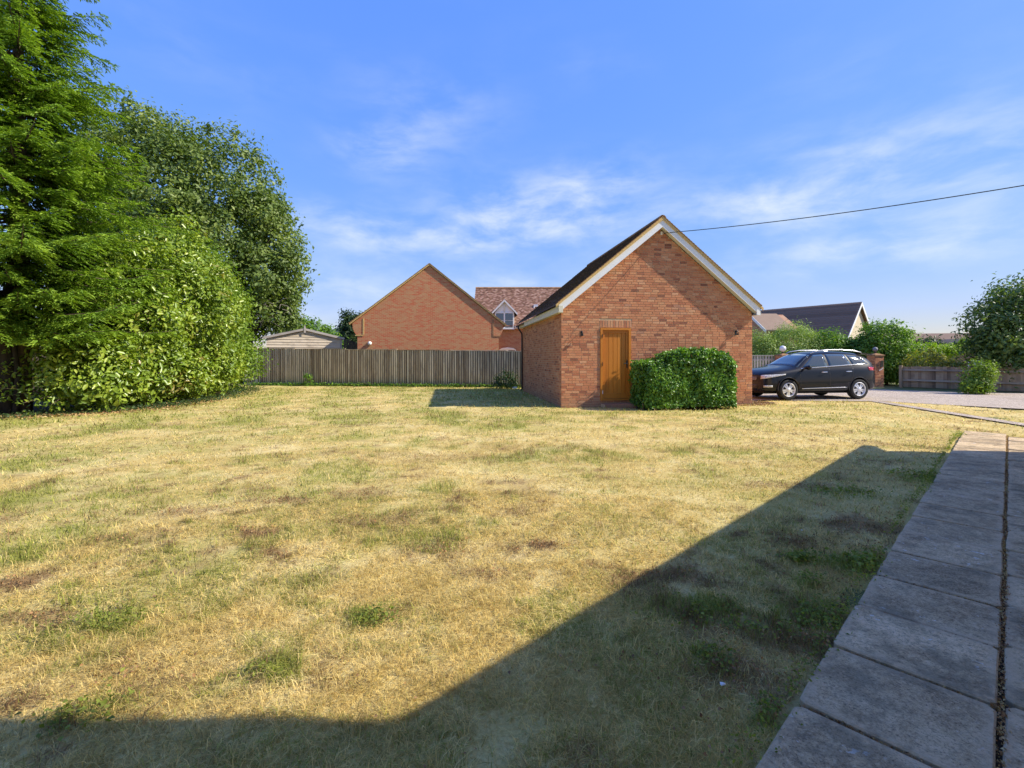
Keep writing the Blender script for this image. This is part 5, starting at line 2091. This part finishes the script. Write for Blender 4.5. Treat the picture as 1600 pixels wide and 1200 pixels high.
mb.tube([(-1.4, .1, 0), (-1.3, .1, 1.0), (-.6, .1, 1.7), (.8, .3, 1.9), (2.0, .5, 2.3)], [.05, .04, .03, .03, .02], 6)
mb.build('stem', M['bark'], vine)
tree('dark_round_bush', 'small dark rounded bush in front of the brown roof', 'bush', (P(1452, 0, 34).x, 34), [(P(1452, 0, 34).x, 34, 2.2, 1.0, .8, .7)], 'dark_leaf', 'dark_bark', 76, 150, 18, .17, r0=.08, clump_r=.25, nl=4)
tree('pine_tree', 'dark flat-topped pine far off above the bushes right of the dark roof', 'tree', (P(1398, 0, 70).x, 70), [(P(1390, 0, 70).x, 70, 4.9, 2.4, 2, 1.3), (P(1405, 0, 70).x, 70, 4.2, 2.8, 2, 1.0), (P(1418, 0, 70).x, 70, 3.6, 2.0, 2, .6)], 'dark_leaf', 'dark_bark', 77, 260, 18, .35, r0=.25, clump_r=.55, flat=.5, nl=8)
# bush in front of the low fence
tree('yellow_green_bush', 'loose yellow-green bush growing in front of the low fence', 'bush', (P(1529, 0, 19.4).x, 19.4), [(P(1530, 0, 19.4).x, 19.4, .68, .40, .4, .62), (P(1524, 0, 19.2).x, 19.2, .30, .42, .4, .32), (P(1538, 0, 19.3).x, 19.3, .95, .30, .3, .36)],
     'hazel_leaf', 'bark', 78, 330, 15, .10, r0=.03, aspect=.5, clump_r=.18, up=.4, nl=8, zmin=.03)
# big dark tree at the right edge
ax, ay = 23.5, 21.6
DT = [(24.5, 21.6, 2.7, 2.3, 2.1, 1.75), (22.0, 21.4, 2.6, 1.2, 1.2, 1.4), (23.2, 21.4, 4.1, 1.3, 1.4, .95), (26.4, 22.0, 4.0, 2.2, 2.2, 2.0), (23.2, 21.2, 1.5, 1.5, 1.3, .9), (25.5, 21, 1.6, 1.6, 1.3, .7), (27.5, 22, 2.4, 2.2, 2.2, 1.8)]
tree('spreading_tree', 'big dark spreading tree over the fence at the right edge', 'tree', (ax + .6, ay), DT, 'ash_leaf', 'dark_bark', 79, 2300, 19, .17, r0=.17, top=(.3, 0, 3.6), aspect=.5, clump_r=.36, shell=.66, up=.4, nl=34)
# far band of trees closing the horizon
fw = MB()
rng = np.random.default_rng(90)
Cx = []
for k in range(52):
    x = -150 + k * 7 + rng.uniform(-3, 3)
    Cx.append((x, 190 + rng.uniform(-12, 12), 1.6, rng.uniform(4, 6.5), 4, rng.uniform(2.0, 4.2)))
fo, _ = crown('distant_trees', None, Cx, M['dark_leaf'], 91, 2600, 12, 1.3, clump_r=1.4, shell=.8, up=.4)
fo['label'] = 'far-off line of dark trees on the horizon'
# ------------------------------------------------------------------ the car
def eval_mesh(o, name):
    dg = bpy.context.evaluated_depsgraph_get()
    dg.update()
    me = bpy.data.meshes.new_from_object(o.evaluated_get(dg))
    me.name = name
    return me


CAR = empty('parked_car', (0, 0, 0), 0, 'black five-door family SUV with silver roof rails parked behind the garage corner', 'car')
XS = [2.27, 2.20, 2.05, 1.75, 1.35, 1.02, .72, .35, -.05, -.5, -1.0, -1.5, -1.86, -2.03, -2.16, -2.21]
#      bottom z, halfwidth, shoulder z, belt z, belt y, roof-edge z, roof-edge y, centre z
ST = [
    (.34, .62, .62, .70, .55, .74, .40, .76),
    (.27, .76, .72, .82, .68, .88, .50, .90),
    (.25, .84, .80, .92, .74, .97, .52, 1.00),
    (.24, .895, .86, .985, .78, 1.035, .55, 1.065),
    (.24, .915, .90, 1.02, .82, 1.085, .60, 1.115),
    (.24, .92, .92, 1.04, .86, 1.13, .66, 1.17),
    (.24, .92, .93, 1.05, .87, 1.33, .70, 1.37),
    (.24, .92, .94, 1.06, .865, 1.53, .62, 1.585),
    (.24, .92, .95, 1.07, .86, 1.60, .60, 1.665),
    (.24, .92, .96, 1.08, .86, 1.625, .60, 1.69),
    (.24, .92, .97, 1.095, .86, 1.615, .60, 1.68),
    (.25, .925, .985, 1.12, .855, 1.575, .585, 1.645),
    (.28, .89, .995, 1.15, .82, 1.50, .565, 1.60),
    (.30, .82, .995, 1.155, .76, 1.36, .60, 1.43),
    (.33, .70, .97, 1.10, .66, 1.14, .60, 1.17),
    (.40, .55, .80, .95, .50, 1.00, .50, 1.02),
]
sv, sf = [], []
for x, (zb, hw, zs, zt, yt, zr_, yr, zc) in zip(XS, ST):
    half = [(0, zb), (hw * .90, zb), (hw * .985, zb + .10), (hw, (zb + zs) / 2 - .02), (hw * .975, zs - .06), (hw * .965, zs), (yt, zt), (yr, zr_), (yr * .62, zr_ + (zc - zr_) * .72), (0, zc)]
    ring = [(x, y, z) for y, z in half] + [(x, -y, z) for y, z in reversed(half[1:-1])]
    sv.append(ring)
nr = len(sv[0])
V = [p for r_ in sv for p in r_]
F = []
for i in range(len(sv) - 1):
    for k in range(nr):
        k2 = (k + 1) % nr
        F.append((i * nr + k, (i + 1) * nr + k, (i + 1) * nr + k2, i * nr + k2))
# nose and tail caps
for base, rev in ((0, False), ((len(sv) - 1) * nr, True)):
    for k in range(nr // 2):
        a, b = base + k, base + (k + 1) 
        c, d = base + (nr - k) % nr, base + (nr - k - 1) % nr
        q = [a, b, d, c] if not rev else [c, d, b, a]
        q = [v for i_, v in enumerate(q) if v not in q[:i_]]
        if len(q) >= 3:
            F.append(tuple(q))
me = bpy.data.meshes.new('body')
me.from_pydata(V, [], F)
me.materials.append(M['black_car_paint'])
tmp = link('body_tmp', me)
fix_normals(tmp)
mod = tmp.modifiers.new('s', 'SUBSURF')
mod.levels = 2
AXF, AXR, WR, TY = 1.345, -1.345, .345, .80
cutters = []
for x in (AXF, AXR):
    for s_ in (-1, 1):
        c = MB()
        c.lathe([(.395, .0), (.395, .50)] if s_ > 0 else [(.395, -.50), (.395, 0)], 32, axis='y', c=(x, s_ * .58, WR + .015))
        co = c.build('cut', M['rubber'])
        fix_normals(co)
        cutters.append(co)
        md = tmp.modifiers.new('b', 'BOOLEAN')
        md.operation = 'DIFFERENCE'
        md.object = co
        md.solver = 'EXACT'
bodyme = eval_mesh(tmp, 'body')
bpy.data.objects.remove(tmp)
for c in cutters:
    bpy.data.objects.remove(c)
bodyme.materials.clear()
bodyme.materials.append(M['black_car_paint'])
bodyme.polygons.foreach_set('use_smooth', np.ones(len(bodyme.polygons), bool))
body = link('body', bodyme, CAR)
bvh = BVHTree.FromPolygons([v.co.copy() for v in bodyme.vertices], [tuple(p.vertices) for p in bodyme.polygons])


def project(grid, dirv, off, name, mat, parent=CAR, flip=False, thick=0.0):
    """drape a grid of points on to the body along dirv; grid[i][j] are 3D start points"""
    dirv = Vector(dirv).normalized()
    n, m = len(grid), len(grid[0])
    vs = []
    for row in grid:
        for p in row:
            h = bvh.ray_cast(Vector(p), dirv)
            if h[0] is None:
                h = bvh.find_nearest(Vector(p))
            nrm = h[1] if h[1].dot(dirv) < 0 else -h[1]
            vs.append(h[0] + nrm * off)
    fs = [(i * m + j, i * m + j + 1, (i + 1) * m + j + 1, (i + 1) * m + j) for i in range(n - 1) for j in range(m - 1)]
    me = bpy.data.meshes.new(name)
    me.from_pydata([tuple(v) for v in vs], [], fs)
    me.materials.append(mat)
    me.polygons.foreach_set('use_smooth', np.ones(len(me.polygons), bool))
    o = link(name, me, parent)
    fix_normals(o)
    md = o.modifiers.new('t', 'SOLIDIFY')
    md.thickness = max(thick, .003)
    md.offset = -1
    return o


def quad_side(a, b, c, d, nu, nv, s_):
    """a,b bottom (rear->front), d,c top; (x,z) corners; returns starts outside the flank"""
    g = []
    for j in range(nv + 1):
        t = j / nv
        row = []
        for i in range(nu + 1):
            u_ = i / nu
            x = (a[0] * (1 - u_) + b[0] * u_) * (1 - t) + (d[0] * (1 - u_) + c[0] * u_) * t
            z = (a[1] * (1 - u_) + b[1] * u_) * (1 - t) + (d[1] * (1 - u_) + c[1] * u_) * t
            row.append((x, s_ * 1.5, z))
        g.append(row)
    return g


for s_ in (1, -1):
    dv = (0, -s_, 0)
    # side glass: front door, rear door, quarter light
    g1 = project(quad_side((-.17, 1.09), (.80, 1.085), (.17, 1.525), (-.17, 1.55), 8, 5, s_), dv, .006, 'side_window', M['car_glass'])
    g2 = project(quad_side((-1.10, 1.145), (-.25, 1.10), (-.25, 1.552), (-1.00, 1.545), 8, 5, s_), dv, .006, 'side_window', M['car_glass'])
    g3 = project(quad_side((-1.76, 1.27), (-1.18, 1.165), (-1.08, 1.525), (-1.56, 1.47), 8, 5, s_), dv, .006, 'side_window', M['car_glass'])
    # bright trim under and behind the glass
    project(quad_side((-1.80, 1.225), (.86, 1.052), (.84, 1.072), (-1.78, 1.247), 20, 1, s_), dv, .010, 'chrome_trim', M['chrome'])
    project(quad_side((-1.81, 1.24), (-1.785, 1.25), (-1.56, 1.475), (-1.59, 1.48), 1, 5, s_), dv, .010, 'chrome_trim', M['chrome'])
    # door seams, sill strip, cladding
    for (x0, z0, x1, z1) in ((.90, .36, .92, 1.03), (-.21, .36, -.21, 1.06), (-1.05, .62, -1.13, 1.09), (-.78, .36, -1.05, .62)):
        project(quad_side((x0 - .006, z0), (x0 + .006, z0), (x1 + .006, z1), (x1 - .006, z1), 1, 6, s_), dv, .002, 'door_seam', M['black_plastic'])
    project(quad_side((-.86, .405), (.86, .375), (.86, .395), (-.86, .43), 14, 1, s_), dv, .012, 'sill_strip', M['chrome'])
    project(quad_side((-.92, .25), (.92, .25), (.90, .35), (-.90, .37), 14, 2, s_), dv, .008, 'sill_cladding', M['black_plastic'])
    for x in (.02, -.92):
        mb = MB()
        y = s_ * .915
        z = .945 if x > 0 else .965
        mb.tube([(x - .10, y, z), (x - .08, y + s_ * .03, z), (x + .08, y + s_ * .03, z - .004), (x + .10, y, z - .004)], [.011, .015, .015, .011], 6)
        mb.build('door_handle', M['black_car_paint'] if False else M['chrome'], CAR)
    # mirror
    mb = MB()
    mb.lathe([(.01, -.10), (.06, -.085), (.085, 0), (.08, .07), (.055, .10), (.01, .105)], 12, axis='y')
    mir = mb.build('door_mirror', M['black_car_paint'], CAR, True, loc=(.72, s_ * 1.02, 1.10))
    mir.scale = (.85, 1, .95)
    mb = MB()
    mb.tube([(.05, -s_ * .16, -.05), (.0, -s_ * .05, -.02)], [.03, .03], 6)
    mb.build('mirror_arm', M['black_plastic'], mir)
    # roof rails
    mb = MB()
    y = s_ * .595
    rp = [(.28, y, 1.575), (.12, y, 1.655), (-.3, y, 1.705), (-.9, y, 1.71), (-1.4, y, 1.68), (-1.68, y, 1.625), (-1.74, y, 1.58)]
    mb.tube(rp, [.018, .022, .022, .022, .022, .02, .014], 8)
    mb.build('roof_rail', M['steel'] if s_ > 0 else M['steel'], CAR, True)
    # head lamp (wraps the front corner)
    g = []
    for j in range(5):
        t = j / 4
        row = []
        for i in range(11):
            u_ = i / 10
            x = 1.52 + u_ * .62
            y = .95 - .36 * u_ ** 1.6
            zlo = .80 - .10 * u_ + (.055) * (1 - u_)
            zhi = .885 - .05 * u_
            row.append((x + .6, s_ * (y + .6), zlo + (zhi - zlo) * t))
        g.append(row)
    project(g, (-1, -s_, 0), .008, 'headlight', M['headlight_glass'])
    g = [[(1.86 + .6 + i * .03, s_ * (.80 + .6 - i * .022), .43 + j * .022) for i in range(8)] for j in range(4)]
    project(g, (-1, -s_, 0), .008, 'fog_lamp', M['headlight_glass'])
    # tail lamp
    g = []
    for j in range(5):
        t = j / 4
        g.append([(-1.80 - u_ * .42 - .6, s_ * (.90 - .18 * u_ + .6), (.94 + .05 * u_) * (1 - t) + (1.115 - .02 * u_) * t - (.05 * (1 - u_)) * (1 - t) * -1) for u_ in [i / 8 for i in range(9)]])
    project(g, (1, -s_, 0), .008, 'tail_light', M['tail_red'])
    # wheel-arch lips
    for x in (AXF, AXR):
        mb = MB()
        a0 = [R(k) for k in range(-8, 189, 12)]
        pts = [(x + .405 * math.cos(a), s_ * .90, WR + .015 + .405 * math.sin(a)) for a in a0]
        mb.tube(pts, .016, 6)
        mb.build('arch_trim', M['black_plastic'], CAR)
# windscreen and rear screen
g = [[(2.5, -.80 + i * .16 * (1), 0) for i in range(11)] for j in range(7)]
g = []
for j in range(7):
    t = j / 6
    hw = .80 - .24 * t
    g.append([(1.05 - .72 * t + .5, -hw + 2 * hw * i / 10, 1.175 + .375 * t + .8) for i in range(11)])
project(g, (-.5, 0, -.8), .006, 'windscreen', M['car_glass'])
g = []
for j in range(5):
    t = j / 4
    hw = .66 - .12 * t
    g.append([(-2.19 + .17 * t - .5, -hw + 2 * hw * i / 8, 1.20 + .27 * t + .25) for i in range(9)])
project(g, (.5, 0, -.25), .006, 'rear_window', M['car_glass'])
# grille, badge bar, bumper mesh, number plates
g = [[(3, -.52 + .104 * i, .66 + .035 * j) for i in range(11)] for j in range(4)]
project(g, (-1, 0, 0), .008, 'grille', M['black_plastic'])
for z in (.675, .715, .755):
    g = [[(3, -.50 + .1 * i, z + .008 * j) for i in range(11)] for j in range(2)]
    project(g, (-1, 0, 0), .014, 'grille_bar', M['chrome'])
g = [[(3, -.55 + .11 * i, .36 + .05 * j) for i in range(11)] for j in range(4)]
project(g, (-1, 0, 0), .008, 'lower_grille', M['black_plastic'])
# spoiler
mb = MB()
mb.prism([(-1.70, 1.615), (-2.12, 1.575), (-2.14, 1.545), (-1.75, 1.575)], -.56, .56)
fix_normals(mb.build('spoiler', M['black_car_paint'], CAR))
# underside
mb = MB()
mb.box(-2.0, 2.0, -.58, .58, .20, .40)
mb.build('underbody', M['rubber'], CAR)


def wheel_meshes():
    t = MB()
    prof = [(.232, -.095), (.30, -.112), (.335, -.10), (.345, -.06), (.345, .06), (.335, .10), (.30, .112), (.232, .095)]
    t.lathe(prof, 36, axis='y', cap=False)
    tyre = t.mesh('tyre', M['rubber'], True)
    r_ = MB()
    ring = [(.236, .05), (.240, .105), (.225, .112), (.213, .09), (.213, .03)]
    n = 36
    vs, fs = [], []
    for (a, h) in ring:
        for k in range(n):
            an = 2 * math.pi * k / n
            vs.append((a * math.cos(an), h, a * math.sin(an)))
    for i in range(len(ring) - 1):
        for k in range(n):
            k2 = (k + 1) % n
            fs.append((i * n + k, i * n + k2, (i + 1) * n + k2, (i + 1) * n + k))
    r_.add(vs, fs)
    for k in range(5):
        a = 2 * math.pi * k / 5 + .3
        m4 = Matrix.Rotation(a, 4, 'Y')
        for (w0, w1) in ((-.075, -.008), (.008, .075)):
            p = [(.04, w0 * .45), (.225, w0 * 1.0), (.225, w1 * 1.0), (.04, w1 * .45)]
            vs = [m4 @ Vector((x, y, z)) for y in (.055, .100) for x, z in p]
            vs[4:] = [m4 @ Vector((x, .100 - (.02 if x > .1 else 0), z)) for x, z in p]
            r_.add(vs, [(0, 1, 2, 3), (4, 7, 6, 5), (0, 4, 5, 1), (1, 5, 6, 2), (2, 6, 7, 3), (3, 7, 4, 0)])
    r_.lathe([(.065, .05), (.062, .10), (.03, .112), (.002, .113)], 12, axis='y')
    rim = r_.mesh('rim', M['alloy'])
    h = MB()
    h.lathe([(.228, -.08), (.228, .02), (.16, .03), (.002, .03)], 24, axis='y')
    hub = h.mesh('wheel', M['dark_metal'])
    return tyre, rim, hub


tyre, rim, hub = wheel_meshes()
for x in (AXF, AXR):
    for s_ in (1, -1):
        wl = link('wheel', hub, CAR, (x, s_ * TY, WR))
        if s_ < 0:
            wl.rotation_euler = (0, 0, math.pi)
        link('tyre', tyre, wl)
        link('rim', rim, wl)
# seats and steering wheel glimpsed are hidden by the dark glass
car_rot = R(188)
rot = Matrix.Rotation(car_rot, 3, 'Z')
S_ = 1.03
rear_out = Vector(((1341 - 800) / FPX * 16.75, 16.75, 0))
CAR.rotation_euler = (0, 0, car_rot)
CAR.scale = (S_, S_, S_)
CAR.location = rear_out - rot @ (Vector((AXR, .85, 0)) * S_) + Vector((0, 0, .018))

# white car glimpsed through the tree at the far right
wc = CAR.copy()
COL.objects.link(wc)
wc['label'] = 'white car glimpsed under the big dark tree beyond the low fence'
wc['group'] = 'parked cars'
CAR['group'] = 'parked cars'
wc.location = (32.6, 27.8, 0)
wc.rotation_euler = (0, 0, R(200))
for ch in list(CAR.children):
    c = ch.copy()
    COL.objects.link(c)
    c.parent = wc
    if ch.name.startswith('body'):
        c.data = ch.data.copy()
        c.data.materials[0] = M['car_white']
    for g_ in ch.children:
        d = g_.copy()
        COL.objects.link(d)
        d.parent = c

# bird
bd = MB()
bd.lathe([(.005, -.14), (.035, -.08), (.05, 0), (.035, .08), (.012, .14)], 8, axis='x')
bd.add([(-.04, .02, .02), (.06, .02, .02), (.03, .20, .09), (-.02, .34, .05), (-.05, .18, .08)], [(0, 1, 2, 3, 4)])
bd.add([(-.04, -.02, .02), (.06, -.02, .02), (.03, -.20, .09), (-.02, -.34, .05), (-.05, -.18, .08)], [(0, 4, 3, 2, 1)])
bo = bd.build('bird', M['bird_feather'], None, loc=P(1498, 507.5, 38))
bo.scale = (.55, .55, .55)
bo.rotation_euler = (0, 0, R(25))
tag(bo, 'tiny dark bird flying just left of the big dark tree', 'bird')
# ------------------------------------------------------------------ grass
def grass():
    rng = np.random.default_rng(404)
    bands = [(0.6, 2.2, 15000, .046, .0026, True), (2.2, 3.4, 11000, .048, .0032, True), (3.4, 5.2, 5000, .050, .0042, True), (5.2, 8.2, 1900, .055, .0075, False), (8.2, 13, 560, .058, .013, False), (13, 26, 170, .062, .024, False)]
    Vs, Fs, G_, B_, R1, R2 = [], [], [], [], [], []
    base = 0
    for (r0, r1, dens, hgt, wid, bent) in bands:
        half = R(57)
        area = half * (r1 * r1 - r0 * r0)
        n = int(area * dens)
        rr_ = np.sqrt(rng.uniform(r0 * r0, r1 * r1, n))
        th = rng.uniform(-half, half, n)
        x, y = rr_ * np.sin(th), rr_ * np.cos(th)
        k = in_poly(x, y, LAWN)
        off = (x - PL0.x) * PNRM.x + (y - PL0.y) * PNRM.y
        al = (x - PL0.x) * PDIR.x + (y - PL0.y) * PDIR.y
        wob = (vnoise(al * 6, al * 0 + 3) - .5) * .07
        k &= ~((off > -.004 + wob) & (al < 11.12))
        lx = (x - G_ORG.x) * GEX.x + (y - G_ORG.y) * GEX.y
        ly = (x - G_ORG.x) * GEY.x + (y - G_ORG.y) * GEY.y
        k &= ~((lx > 0) & (lx < GW) & (ly > 0) & (ly < GD))
        k &= ~(in_poly(x, y, STRIP) & (rng.random(n) < .88))
        k &= ~in_poly(x, y, [(6.9, 14.55), (7.62, 14.7), (8.6, 15.1), (8.3, 16.2), (7.55, 16.0), (7.2, 14.85)])
        x, y, off = x[k], y[k], off[k]
        g, b = fields(x, y)
        # thin out where the turf is worn
        worn = fbm(x * 1.7 + 30, y * 1.7 + 5, 3)
        k = rng.random(len(x)) < np.clip(1.15 - 1.3 * sstep(worn, .62, .80), .2, 1)
        x, y, g, b, off = x[k], y[k], g[k], b[k], off[k]
        n = len(x)
        r_a, r_b = rng.random(n), rng.random(n)
        tuft = vnoise(x * 9, y * 9)
        h = hgt * (.45 + .9 * rng.random(n)) * (.6 + .8 * tuft) * (1 + .7 * g * (r_b < .5))
        az = rng.uniform(0, 2 * np.pi, n) + 0.0
        lean = rng.uniform(.6, 3.2, n)        # straw lies over
        lean = np.where(g > .5, lean * .5, lean)
        dx, dy = np.cos(az), np.sin(az)
        # blades turn their flat side anywhere
        sx, sy = -dy, dx
        w_ = wid * (.6 + .8 * rng.random(n))
        z0 = (fbm(x * 1.1, y * 1.1, 3) - .5) * .05 - .004 - .02 * sstep(off, -0.5, 0.0)
        hz_ = h / np.sqrt(1 + lean ** 2)
        rx = hz_ * lean
        b0 = np.stack([x - sx * w_ / 2, y - sy * w_ / 2, z0], 1)
        b1 = np.stack([x + sx * w_ / 2, y + sy * w_ / 2, z0], 1)
        if bent:
            mx, my, mz = x + dx * rx * .4, y + dy * rx * .4, z0 + hz_ * .75
            m0 = np.stack([mx - sx * w_ * .4, my - sy * w_ * .4, mz], 1)
            m1 = np.stack([mx + sx * w_ * .4, my + sy * w_ * .4, mz], 1)
            cv = rng.normal(size=n) * .3
            tp = np.stack([x + dx * rx * 1.25 + sx * rx * cv, y + dy * rx * 1.25 + sy * rx * cv, z0 + hz_ * (.75 + .3 * rng.random(n))], 1)
            V = np.stack([b0, b1, m1, m0, tp], 1).reshape(-1, 3)
            i = base + np.arange(n) * 5
            Fs.append(np.concatenate([np.stack([i, i + 1, i + 2], 1), np.stack([i, i + 2, i + 3], 1), np.stack([i + 3, i + 2, i + 4], 1)]))
            q = 5
        else:
            tp = np.stack([x + dx * rx, y + dy * rx, z0 + hz_], 1)
            V = np.stack([b0, b1, tp], 1).reshape(-1, 3)
            i = base + np.arange(n) * 3
            Fs.append(np.stack([i, i + 1, i + 2], 1))
            q = 3
        base += n * q
        Vs.append(V)
        for L_, a in ((G_, g), (B_, b), (R1, r_a), (R2, r_b)):
            L_.append(np.repeat(a, q))
    V = np.concatenate(Vs)
    F = np.concatenate(Fs)
    print('grass tris', len(F), 'verts', len(V))
    me = big_mesh('grass', V, F, M['grass_blade'], dict(green=np.concatenate(G_), brown=np.concatenate(B_), rnd=np.concatenate(R1), rnd2=np.concatenate(R2)))
    o = link('grass', me)
    o['kind'] = 'stuff'
    o['label'] = 'short dry straw-coloured grass with green tufts covering the lawn'


grass()


def weeds():
    """broad-leaved clumps (clover and the like) on the green patches, dry seed heads on the brown ones"""
    rng = np.random.default_rng(505)
    C, S, Rn = [], [], []
    for (cx, cy, rx, ry, a) in GREENS:
        d = math.hypot(cx, cy)
        if a < .55 or d > 9.5 or cy < 1:
            continue
        n = int(min(3600, 6500 * rx * ry * a + 90))
        if d > 5:
            n = int(n * .6)
        r_ = rng.normal(size=(n, 2)) * .48
        x, y = cx + r_[:, 0] * rx, cy + r_[:, 1] * ry
        off = (x - PL0.x) * PNRM.x + (y - PL0.y) * PNRM.y
        k = (off < -.005) & (vnoise(x * 8, y * 8) > .36)
        x, y = x[k], y[k]
        C.append(np.column_stack([x, y, .012 + .045 * rng.random(len(x))]))
        S.append(np.full(len(x), .019 if d < 4 else .030))
    C = np.concatenate(C)
    S = np.concatenate(S) * (.6 + .8 * rng.random(len(C)))
    N = unit(rng.normal(size=C.shape) * .5 + [0, 0, 1])
    A = rng.normal(size=C.shape) * [1, 1, .4]
    V, F, r_ = leaf_geo(C, A, N, S, S * .75, False, .15, rng, rng.random(len(C)) * .8)
    o = link('lawn_weeds', big_mesh('lawn_weeds', V, F, M['weed_leaf'], dict(rnd=r_)))
    o['kind'] = 'stuff'
    o['label'] = 'clumps of small broad-leaved green weeds in the lawn'
    C = []
    for (cx, cy, rx, ry, a) in BROWNS:
        d = math.hypot(cx, cy)
        if d > 8:
            continue
        n = int(min(1600, 2600 * rx * ry * a + 40))
        r_ = rng.normal(size=(n, 2)) * .45
        x, y = cx + r_[:, 0] * rx, cy + r_[:, 1] * ry
        off = (x - PL0.x) * PNRM.x + (y - PL0.y) * PNRM.y
        k = (off < -.005) & (vnoise(x * 9, y * 9) > .4)
        C.append(np.column_stack([x[k], y[k], .01 + .04 * rng.random(k.sum())]))
    # a scatter of dead leaves and seed heads on the shaded strip by the path
    n = 3200
    al = rng.uniform(-1, 10.5, n)
    of = -np.abs(rng.normal(size=n)) * .55 - .01
    x = PL0.x + PDIR.x * al + PNRM.x * of
    y = PL0.y + PDIR.y * al + PNRM.y * of
    k = vnoise(x * 4, y * 4) > .5
    C.append(np.column_stack([x[k], y[k], .012 + .02 * rng.random(k.sum())]))
    C = np.concatenate(C)
    s = .013 * (.6 + .9 * rng.random(len(C)))
    V, F, r_ = leaf_geo(C, rng.normal(size=C.shape), unit(rng.normal(size=C.shape) * .8 + [0, 0, .8]), s, s * .8, False, .3, rng, rng.random(len(C)) * .6)
    o = link('withered_clover', big_mesh('withered_clover', V, F, M['fallen_leaf'], dict(rnd=r_)))
    o['kind'] = 'stuff'
    o['label'] = 'brown withered seed heads and dead leaves in patches on the lawn'
    # ragged weeds creeping over the lawn edge of the paving
    n = 3400
    al = rng.uniform(-1, 10.9, n)
    of = rng.normal(size=n) * .035 - .03
    k = vnoise(al * 3.3, al * 0 + 8.5) + .25 * (of < -.03) > .52
    al, of = al[k], of[k]
    x = PL0.x + PDIR.x * al + PNRM.x * of
    y = PL0.y + PDIR.y * al + PNRM.y * of
    C = np.column_stack([x, y, .03 + .03 * rng.random(len(x))])
    s = (.014 + .0016 * y) * (.5 + rng.random(len(x)))
    V, F, r_ = leaf_geo(C, rng.normal(size=C.shape) * [1, 1, .5], unit(rng.normal(size=C.shape) * .6 + [0, 0, 1]), s, s * .45, False, .2, rng)
    o = link('edge_weeds', big_mesh('edge_weeds', V, F, M['weed_leaf'], dict(rnd=r_)))
    o['kind'] = 'stuff'
    o['label'] = 'small weeds creeping over the lawn edge of the paving'
    # grit, moss and leaves in the long joint between the two rows of slabs
    n = 9500
    al = rng.uniform(-1.5, 11, n)
    of = .602 + rng.normal(size=n) * .010
    k = rng.random(n) < .5
    j = rng.integers(-4, 19, n)
    al = np.where(k, al, j * PITCH + .153 + PITCH / 2 + rng.normal(size=n) * .006)
    of = np.where(k, of, rng.uniform(.02, .6, n))
    x = PL0.x + PDIR.x * al + PNRM.x * of
    y = PL0.y + PDIR.y * al + PNRM.y * of
    C = np.column_stack([x, y, np.where(k, .020, .014) + .012 * rng.random(n)])
    s = .010 * (.5 + 1.0 * rng.random(n))
    V, F, r_ = leaf_geo(C, rng.normal(size=C.shape), unit(rng.normal(size=C.shape) + [0, 0, .8]), s, s * .9, False, .3, rng)
    o = link('joint_grit', big_mesh('joint_grit', V, F, M['fallen_leaf'], dict(rnd=r_)))
    o['kind'] = 'stuff'
    o['label'] = 'grit and leaf litter packed in the joints of the paving'
    # white feather scraps and stones lying about
    for (u, v, lab, cat) in ((1129, 1080, 'small white stone lying in the shaded grass left of the path', 'stone'), (1253, 834, 'tiny white scrap on the shaded lawn by the dark soil patch', 'litter'), (241, 939, 'small fallen pink petal in the green tuft on the sunlit lawn', 'petal')):
        p = G(u, v)
        mb = MB()
        s = .008 if cat != 'stone' else .012
        mb.lathe([(.003, 0), (s, s * .25), (s * .9, s * .6), (.003, s * .8)], 9)
        mb.v = [(x * (1.2 + .3 * math.sin(i * 1.3)), y * (.8 + .2 * math.cos(i * 2.1)), z) for i, (x, y, z) in enumerate(mb.v)]
        o = mb.build('petal' if cat == 'petal' else cat if cat != 'litter' else 'paper_scrap', M['ridge_clay'] if cat == 'petal' else M['litter'], None, loc=(p.x, p.y, .028))
        tag(o, lab, cat)


weeds()
print('script seconds', round(time.time() - T0, 1), 'tris', sum(len(m_.polygons) for m_ in bpy.data.meshes))
